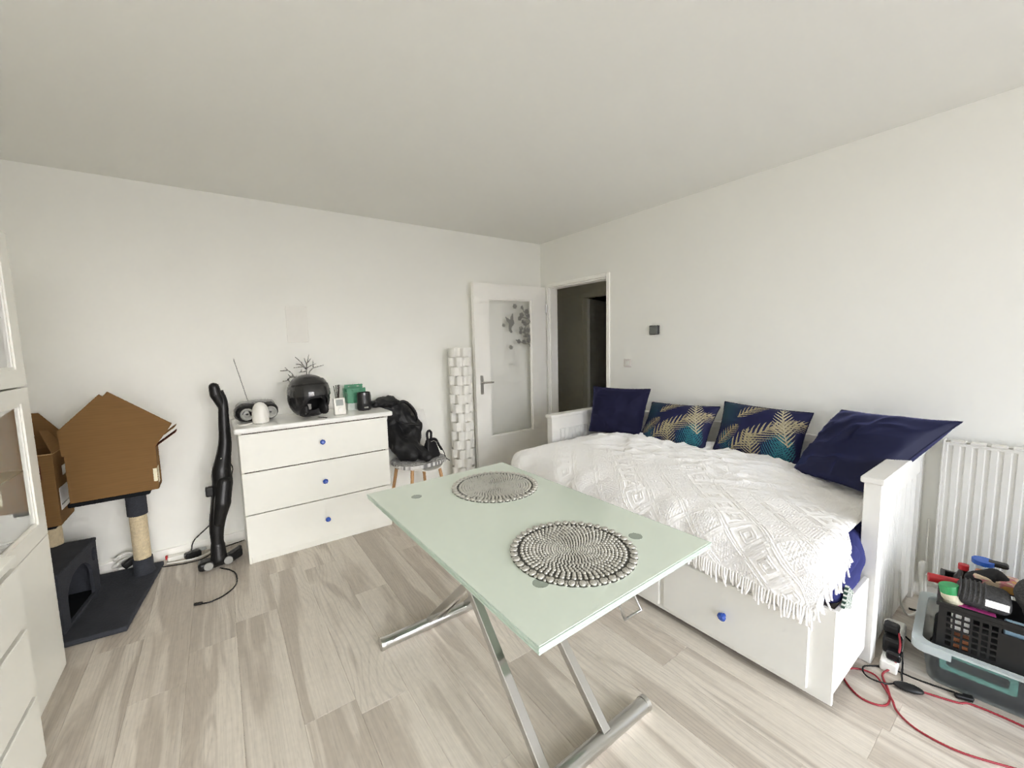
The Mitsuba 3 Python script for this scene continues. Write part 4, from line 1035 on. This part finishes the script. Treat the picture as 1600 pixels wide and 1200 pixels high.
add(t, tube([(-.70, -3.235, .05), (-.735, -3.245, .012), (-.785, -3.252, Z0), (-.845, -3.262, Z0), (-.885, -3.245, Z0 + .004), (-.917, -3.225, Z0 + .008), (-.93, -3.185, Z0 + .008), (-.915, -3.158, Z0 + .008), (-.875, -3.148, Z0 + .008), (-.83, -3.165, Z0), (-.80, -3.195, Z0), (-.783, -3.235, Z0), (-.775, -3.30, Z0), (-.755, -3.37, Z0), (-.744, -3.40, Z0)], .0032, 6, 6), 'black_plastic', True)
t = thing('cable_switch', 'dark inline switch pod on the floor between the cable loops and the tote', 'switch')
m = trimesh.creation.icosphere(subdivisions=3); m.vertices *= [.046, .022, .014]
part(t, 'pod', tr(m, (-.873, -3.288, .0145), rz=math.radians(62 - 5 + 55)), 'black_plastic', True)
part(t, 'light', trimesh.creation.icosphere(subdivisions=1, radius=.006).apply_translation((-.846, -3.318, .010)), 'red_plastic', True)
t = thing('black_red_cable', 'dark red cord running from the inline pod along the front of the tote', 'cable')
add(t, tube([(-.848, -3.316, .008), (-.836, -3.335, Z0), (-.818, -3.38, Z0), (-.798, -3.42, Z0), (-.775, -3.44, Z0), (-.762, -3.50, Z0), (-.758, -3.58, Z0), (-.76, -3.70, Z0)], .0036, 6, 6), 'red_cord', True)
t = thing('cable_joint', 'small black cable connector at the foot of the tote', 'connector')
add(t, tr(cat(rbox(-.026, .026, -.010, .010, .001, .018, .006), rbox(.0, .03, -.004, .016, .004, .018, .005)), (-.758, -3.425, 0), rz=-1.1), 'black_plastic', 40)
t = thing('white_cable', 'white cable hanging in a loop below the radiator valve', 'cable')
add(t, tube([(-.03, -3.195, .45), (-.035, -3.197, .25), (-.07, -3.205, .12), (-.14, -3.215, .045), (-.24, -3.205, .02), (-.33, -3.185, .035), (-.37, -3.168, .10), (-.40, -3.163, .20), (-.41, -3.162, .28)], .0055, 6, 6), 'white_plastic', True)
t = thing('black_power_cable', 'dark cord on the floor between power strip and radiator', 'cable')
add(t, cat(tube([(-.56, -3.215, .05), (-.53, -3.25, .012), (-.46, -3.275, Z0), (-.40, -3.285, Z0), (-.28, -3.30, Z0)], .004, 6, 6)), 'black_plastic', True)
t = thing('black_power_cable', 'dark cord lying under the radiator beside the baseboard', 'cable')
add(t, tube([(-.20, -3.17, Z0), (-.19, -3.22, Z0), (-.21, -3.30, Z0), (-.19, -3.36, Z0)], .0045, 6, 6), 'black_plastic', True)

# translucent tote
TO = np.array([-.775, -3.285]); ta = math.radians(-84)
tx, ty = np.array([math.cos(ta), math.sin(ta)]), np.array([-math.sin(ta), math.cos(ta)])   # tx along the front towards the frame edge, ty to the wall
def TOT(m):
    Mx = np.eye(4); Mx[:2, 0], Mx[:2, 1], Mx[:2, 3] = tx, ty, TO
    return m.copy().apply_transform(Mx)
TL, TD, TH = .62, .46, .175
def ringloft(levels, rr=.05, n=6):
    """thin walled tub: rounded rectangles (inset, z) joined"""
    V, F = [], []
    for ins, z in levels:
        pgn = sbox(ins + rr, ins + rr, TL - ins - rr, TD - ins - rr).buffer(rr, quad_segs=n)
        c = np.array(pgn.exterior.coords[:-1]); V.append(np.column_stack([c, np.full(len(c), z)]))
    k = len(V[0])
    for i in range(len(V) - 1):
        for j in range(k):
            j2 = (j + 1) % k
            F += [[i * k + j, i * k + j2, (i + 1) * k + j2], [i * k + j, (i + 1) * k + j2, (i + 1) * k + j]]
    return trimesh.Trimesh(np.vstack(V), F, process=False)
t = thing('storage_tote', 'translucent plastic storage tote on the floor below the radiator', 'tote')
part(t, 'tub', TOT(ringloft([(.035, .004), (.022, .10), (.012, TH - .004)])), 'clear_plastic', 40)
part(t, 'bottom', TOT(bx(.06, TL - .06, .06, TD - .06, .002, .005, 0)), 'clear_plastic')
rimp = sbox(-.012, -.012, TL + .012, TD + .012).buffer(.0)
rimo = sbox(.03, .03, TL - .03, TD - .03).buffer(.045); rimi = sbox(.055, .055, TL - .055, TD - .055).buffer(.040)
part(t, 'rim', TOT(ext(rimo.difference(rimi), .008).apply_translation((0, 0, TH - .006))), 'milky_plastic')
skirt = rimo.difference(rimo.buffer(-.004))
part(t, 'rim_skirt', TOT(ext(skirt.intersection(sbox(-.1, -.1, .10, TD + .1)), .03).apply_translation((0, 0, TH - .034))), 'milky_plastic')
part(t, 'latch', TOT(bx(.36, .46, -.035, -.018, TH - .04, TH + .004, .004)), 'white_plastic')
t = thing('folded_clothes', 'dark folded fabric filling the translucent tote', 'clothes')
add(t, TOT(rbox(.042, TL - .05, .044, TD - .05, .006, .142, .03)), 'black_matte', 40)
t = thing('mint_frame', 'mint green plastic frame standing inside the front of the tote', 'frame')
mf = sbox(.07, .075, .27, .148).buffer(-.01).buffer(.01).difference(sbox(.088, .092, .25, .134).buffer(-.008).buffer(.008))
add(t, TOT(ext(mf, .008, frame_M((0, .040, 0), (1, 0, 0), (0, 0, 1)))), 'mint')

# black crate standing in the tote
t = thing('plastic_crate', 'black plastic crate with grid walls standing in the translucent tote', 'crate')
CL, CD, cz0, cz1 = .50, .33, .150, .350
c0x, c0y = .055, .035
def CR(m): return TOT(m.copy().apply_translation((c0x, c0y, 0)))
def gridwall(L, spans):
    g = sbox(0, cz0, L, cz1)
    for a, b, nx, zs in spans:
        w = (b - a) / nx
        for i in range(nx):
            for z0, z1 in zs:
                g = g.difference(sbox(a + i * w + .0035, z0, a + (i + 1) * w - .0035, z1))
    return g
rows = [(cz0 + .03 + i * .0245, cz0 + .03 + i * .0245 + .018) for i in range(6)]
fw_ = gridwall(CL, [(.02, .16, 6, rows), (.34, .48, 6, rows), (.16, .34, 2, rows[5:])])
part(t, 'front_wall', CR(ext(fw_, .006, frame_M((0, .006, 0), (1, 0, 0), (0, 0, 1)))), 'black_plastic')
part(t, 'back_wall', CR(ext(fw_, .006, frame_M((0, CD, 0), (1, 0, 0), (0, 0, 1)))), 'black_plastic')
sw = gridwall(CD, [(.02, CD - .02, 10, rows)])
for xx in (0, CL - .006):
    part(t, 'side_wall', CR(ext(sw, .006, frame_M((xx, 0, 0), (0, 1, 0), (0, 0, 1)))), 'black_plastic')
part(t, 'floor_grid', CR(bx(0, CL, 0, CD, cz0 - .004, cz0 + .004, 0)), 'black_plastic')
part(t, 'rim', CR(cat(bx(-.008, CL + .008, -.008, .008, cz1 - .012, cz1 + .004), bx(-.008, CL + .008, CD - .008, CD + .008, cz1 - .012, cz1 + .004), bx(-.008, .008, -.008, CD + .008, cz1 - .012, cz1 + .004), bx(CL - .008, CL + .008, -.008, CD + .008, cz1 - .012, cz1 + .004))), 'black_plastic')
for q, mt, lb in (((.035, .085, .012, .05, .245, .315), 'paper_white', 'white packet behind the left grid of the black crate'), ((.04, .09, .012, .05, .158, .225), 'orange_brown', 'brown packet low behind the left grid of the black crate'),
                  ((.05, .15, .02, .06, .316, .346), 'pink', 'pink packet at the top left inside the black crate'), ((.17, .25, .02, .05, .29, .345), 'light_blue', 'light blue packet inside the black crate behind its smooth panel'),
                  ((.27, .40, .02, .06, .29, .345), 'yellow', 'yellow-green packet inside the black crate at the right'), ((.37, .46, .012, .05, .19, .27), 'pale_card', 'pale packet behind the right grid of the black crate')):
    k = thing('packet', lb, 'packet', 'packets in the black crate')
    add(k, CR(rbox(q[0], q[1], q[2], q[3], q[4], q[5], .006)), mt, 40)
def PL(m, x, y, z, rz=0, rx=0, ry=0):
    return CR(tr(m, (x, y, z), rz=rz, rx=rx, ry=ry))
t = thing('felt_pouch', 'dark grey ribbed felt pouch with a white label on the black crate', 'pouch')
part(t, 'pouch', PL(rbox(-.072, .072, -.065, .065, 0, .070, .028), .115, .09, cz1 + .001, rx=.0), 'grey_felt', 40)
for j in range(6):
    part(t, 'rib', PL(tube([(-.066 + j * .013, -.066 + .008 * (j < 1), .03), (-.062 + j * .013, -.05, .069), (-.062 + j * .013, .05, .069)], .0035, 6, 4), .115, .09, cz1 + .001), 'grey_felt', True)
part(t, 'label', PL(bx(.004, .064, -.0672, -.0655, .028, .055, 0), .115, .09, cz1 + .001), 'paper_white', label='white cloth label')
t = thing('grey_bag', 'large dark grey felt bag at the right frame edge on the black crate', 'bag')
part(t, 'body', PL(blob([[(0, 0, .085, .075), (.14, .02, .10, .09)], [(.02, .01, .14, .06), (.10, .03, .19, .07)], [(-.01, -.03, .05, .045), (.14, -.05, .07, .06)]], .013, 6, .008, 14, 6), .265, .10, cz1), 'grey_felt', True)
t = thing('food_tray', 'snack pack with pink and orange print behind the felt pouch', 'snack pack')
add(t, PL(rbox(-.06, .06, -.045, .045, 0, .045, .010), .15, .235, cz1 + .03, rz=-.1), 'snack', 40)
t = thing('jar', 'cream jar with a green lid in the corner of the black crate', 'jar')
part(t, 'body', PL(lathe([(0, 0), (.028, 0), (.030, .01), (.030, .06), (0, .06)], 24), .040, .055, cz1 - .03, ry=-.2), 'cream', 40)
part(t, 'lid', PL(lathe([(0, .06), (.031, .06), (.031, .088), (.028, .092), (0, .092)], 24), .040, .055, cz1 - .03, ry=-.2), 'green_plastic', 40)
t = thing('red_tube', 'red tube lying across the corner of the black crate', 'tube')
add(t, PL(tube([(-.05, 0, 0), (.085, .03, 0)], .018, 16), .01, .16, cz1 + .022), 'red_plastic', 40)
t = thing('cola_bottle', 'small dark cola bottle with a red cap beside the clear bottle', 'bottle')
part(t, 'body', PL(lathe([(0, 0), (.030, 0), (.032, .02), (.032, .10), (.026, .13), (.014, .155), (.013, .165), (0, .165)], 24), .060, .265, cz1 - .11), 'cola', 40)
part(t, 'cap', PL(lathe([(0, .165), (.0165, .165), (.0165, .187), (0, .188)], 20), .060, .265, cz1 - .11), 'red_plastic', 30)
t = thing('water_bottle', 'clear plastic bottle with a tilted blue and black cap in front of the radiator', 'bottle')
part(t, 'body', PL(lathe([(.0, 0), (.042, 0), (.045, .02), (.045, .13), (.038, .17), (.030, .19), (.028, .195)], 28), .115, .30, cz1 - .10), 'clear_bottle', 40)
part(t, 'cap', PL(lathe([(0, .19), (.034, .19), (.034, .208), (0, .21)], 24), .115, .30, cz1 - .10, rx=.02), 'blue_plastic', 30)
part(t, 'cap_rim', PL(rbox(0.0, .06, -.02, .02, .192, .21, .008), .125, .30, cz1 - .10), 'black_plastic', 40)
t = thing('dark_sock', 'crumpled dark brown cloth between the bottles and the felt pouch', 'cloth')
add(t, PL(blob([[(-.03, 0, .03, .03), (.02, .0, .06, .035), (.05, .01, .03, .03)]], .010, 5, .006, 25, 7), .125, .225, cz1 + .01), 'black_matte', True)
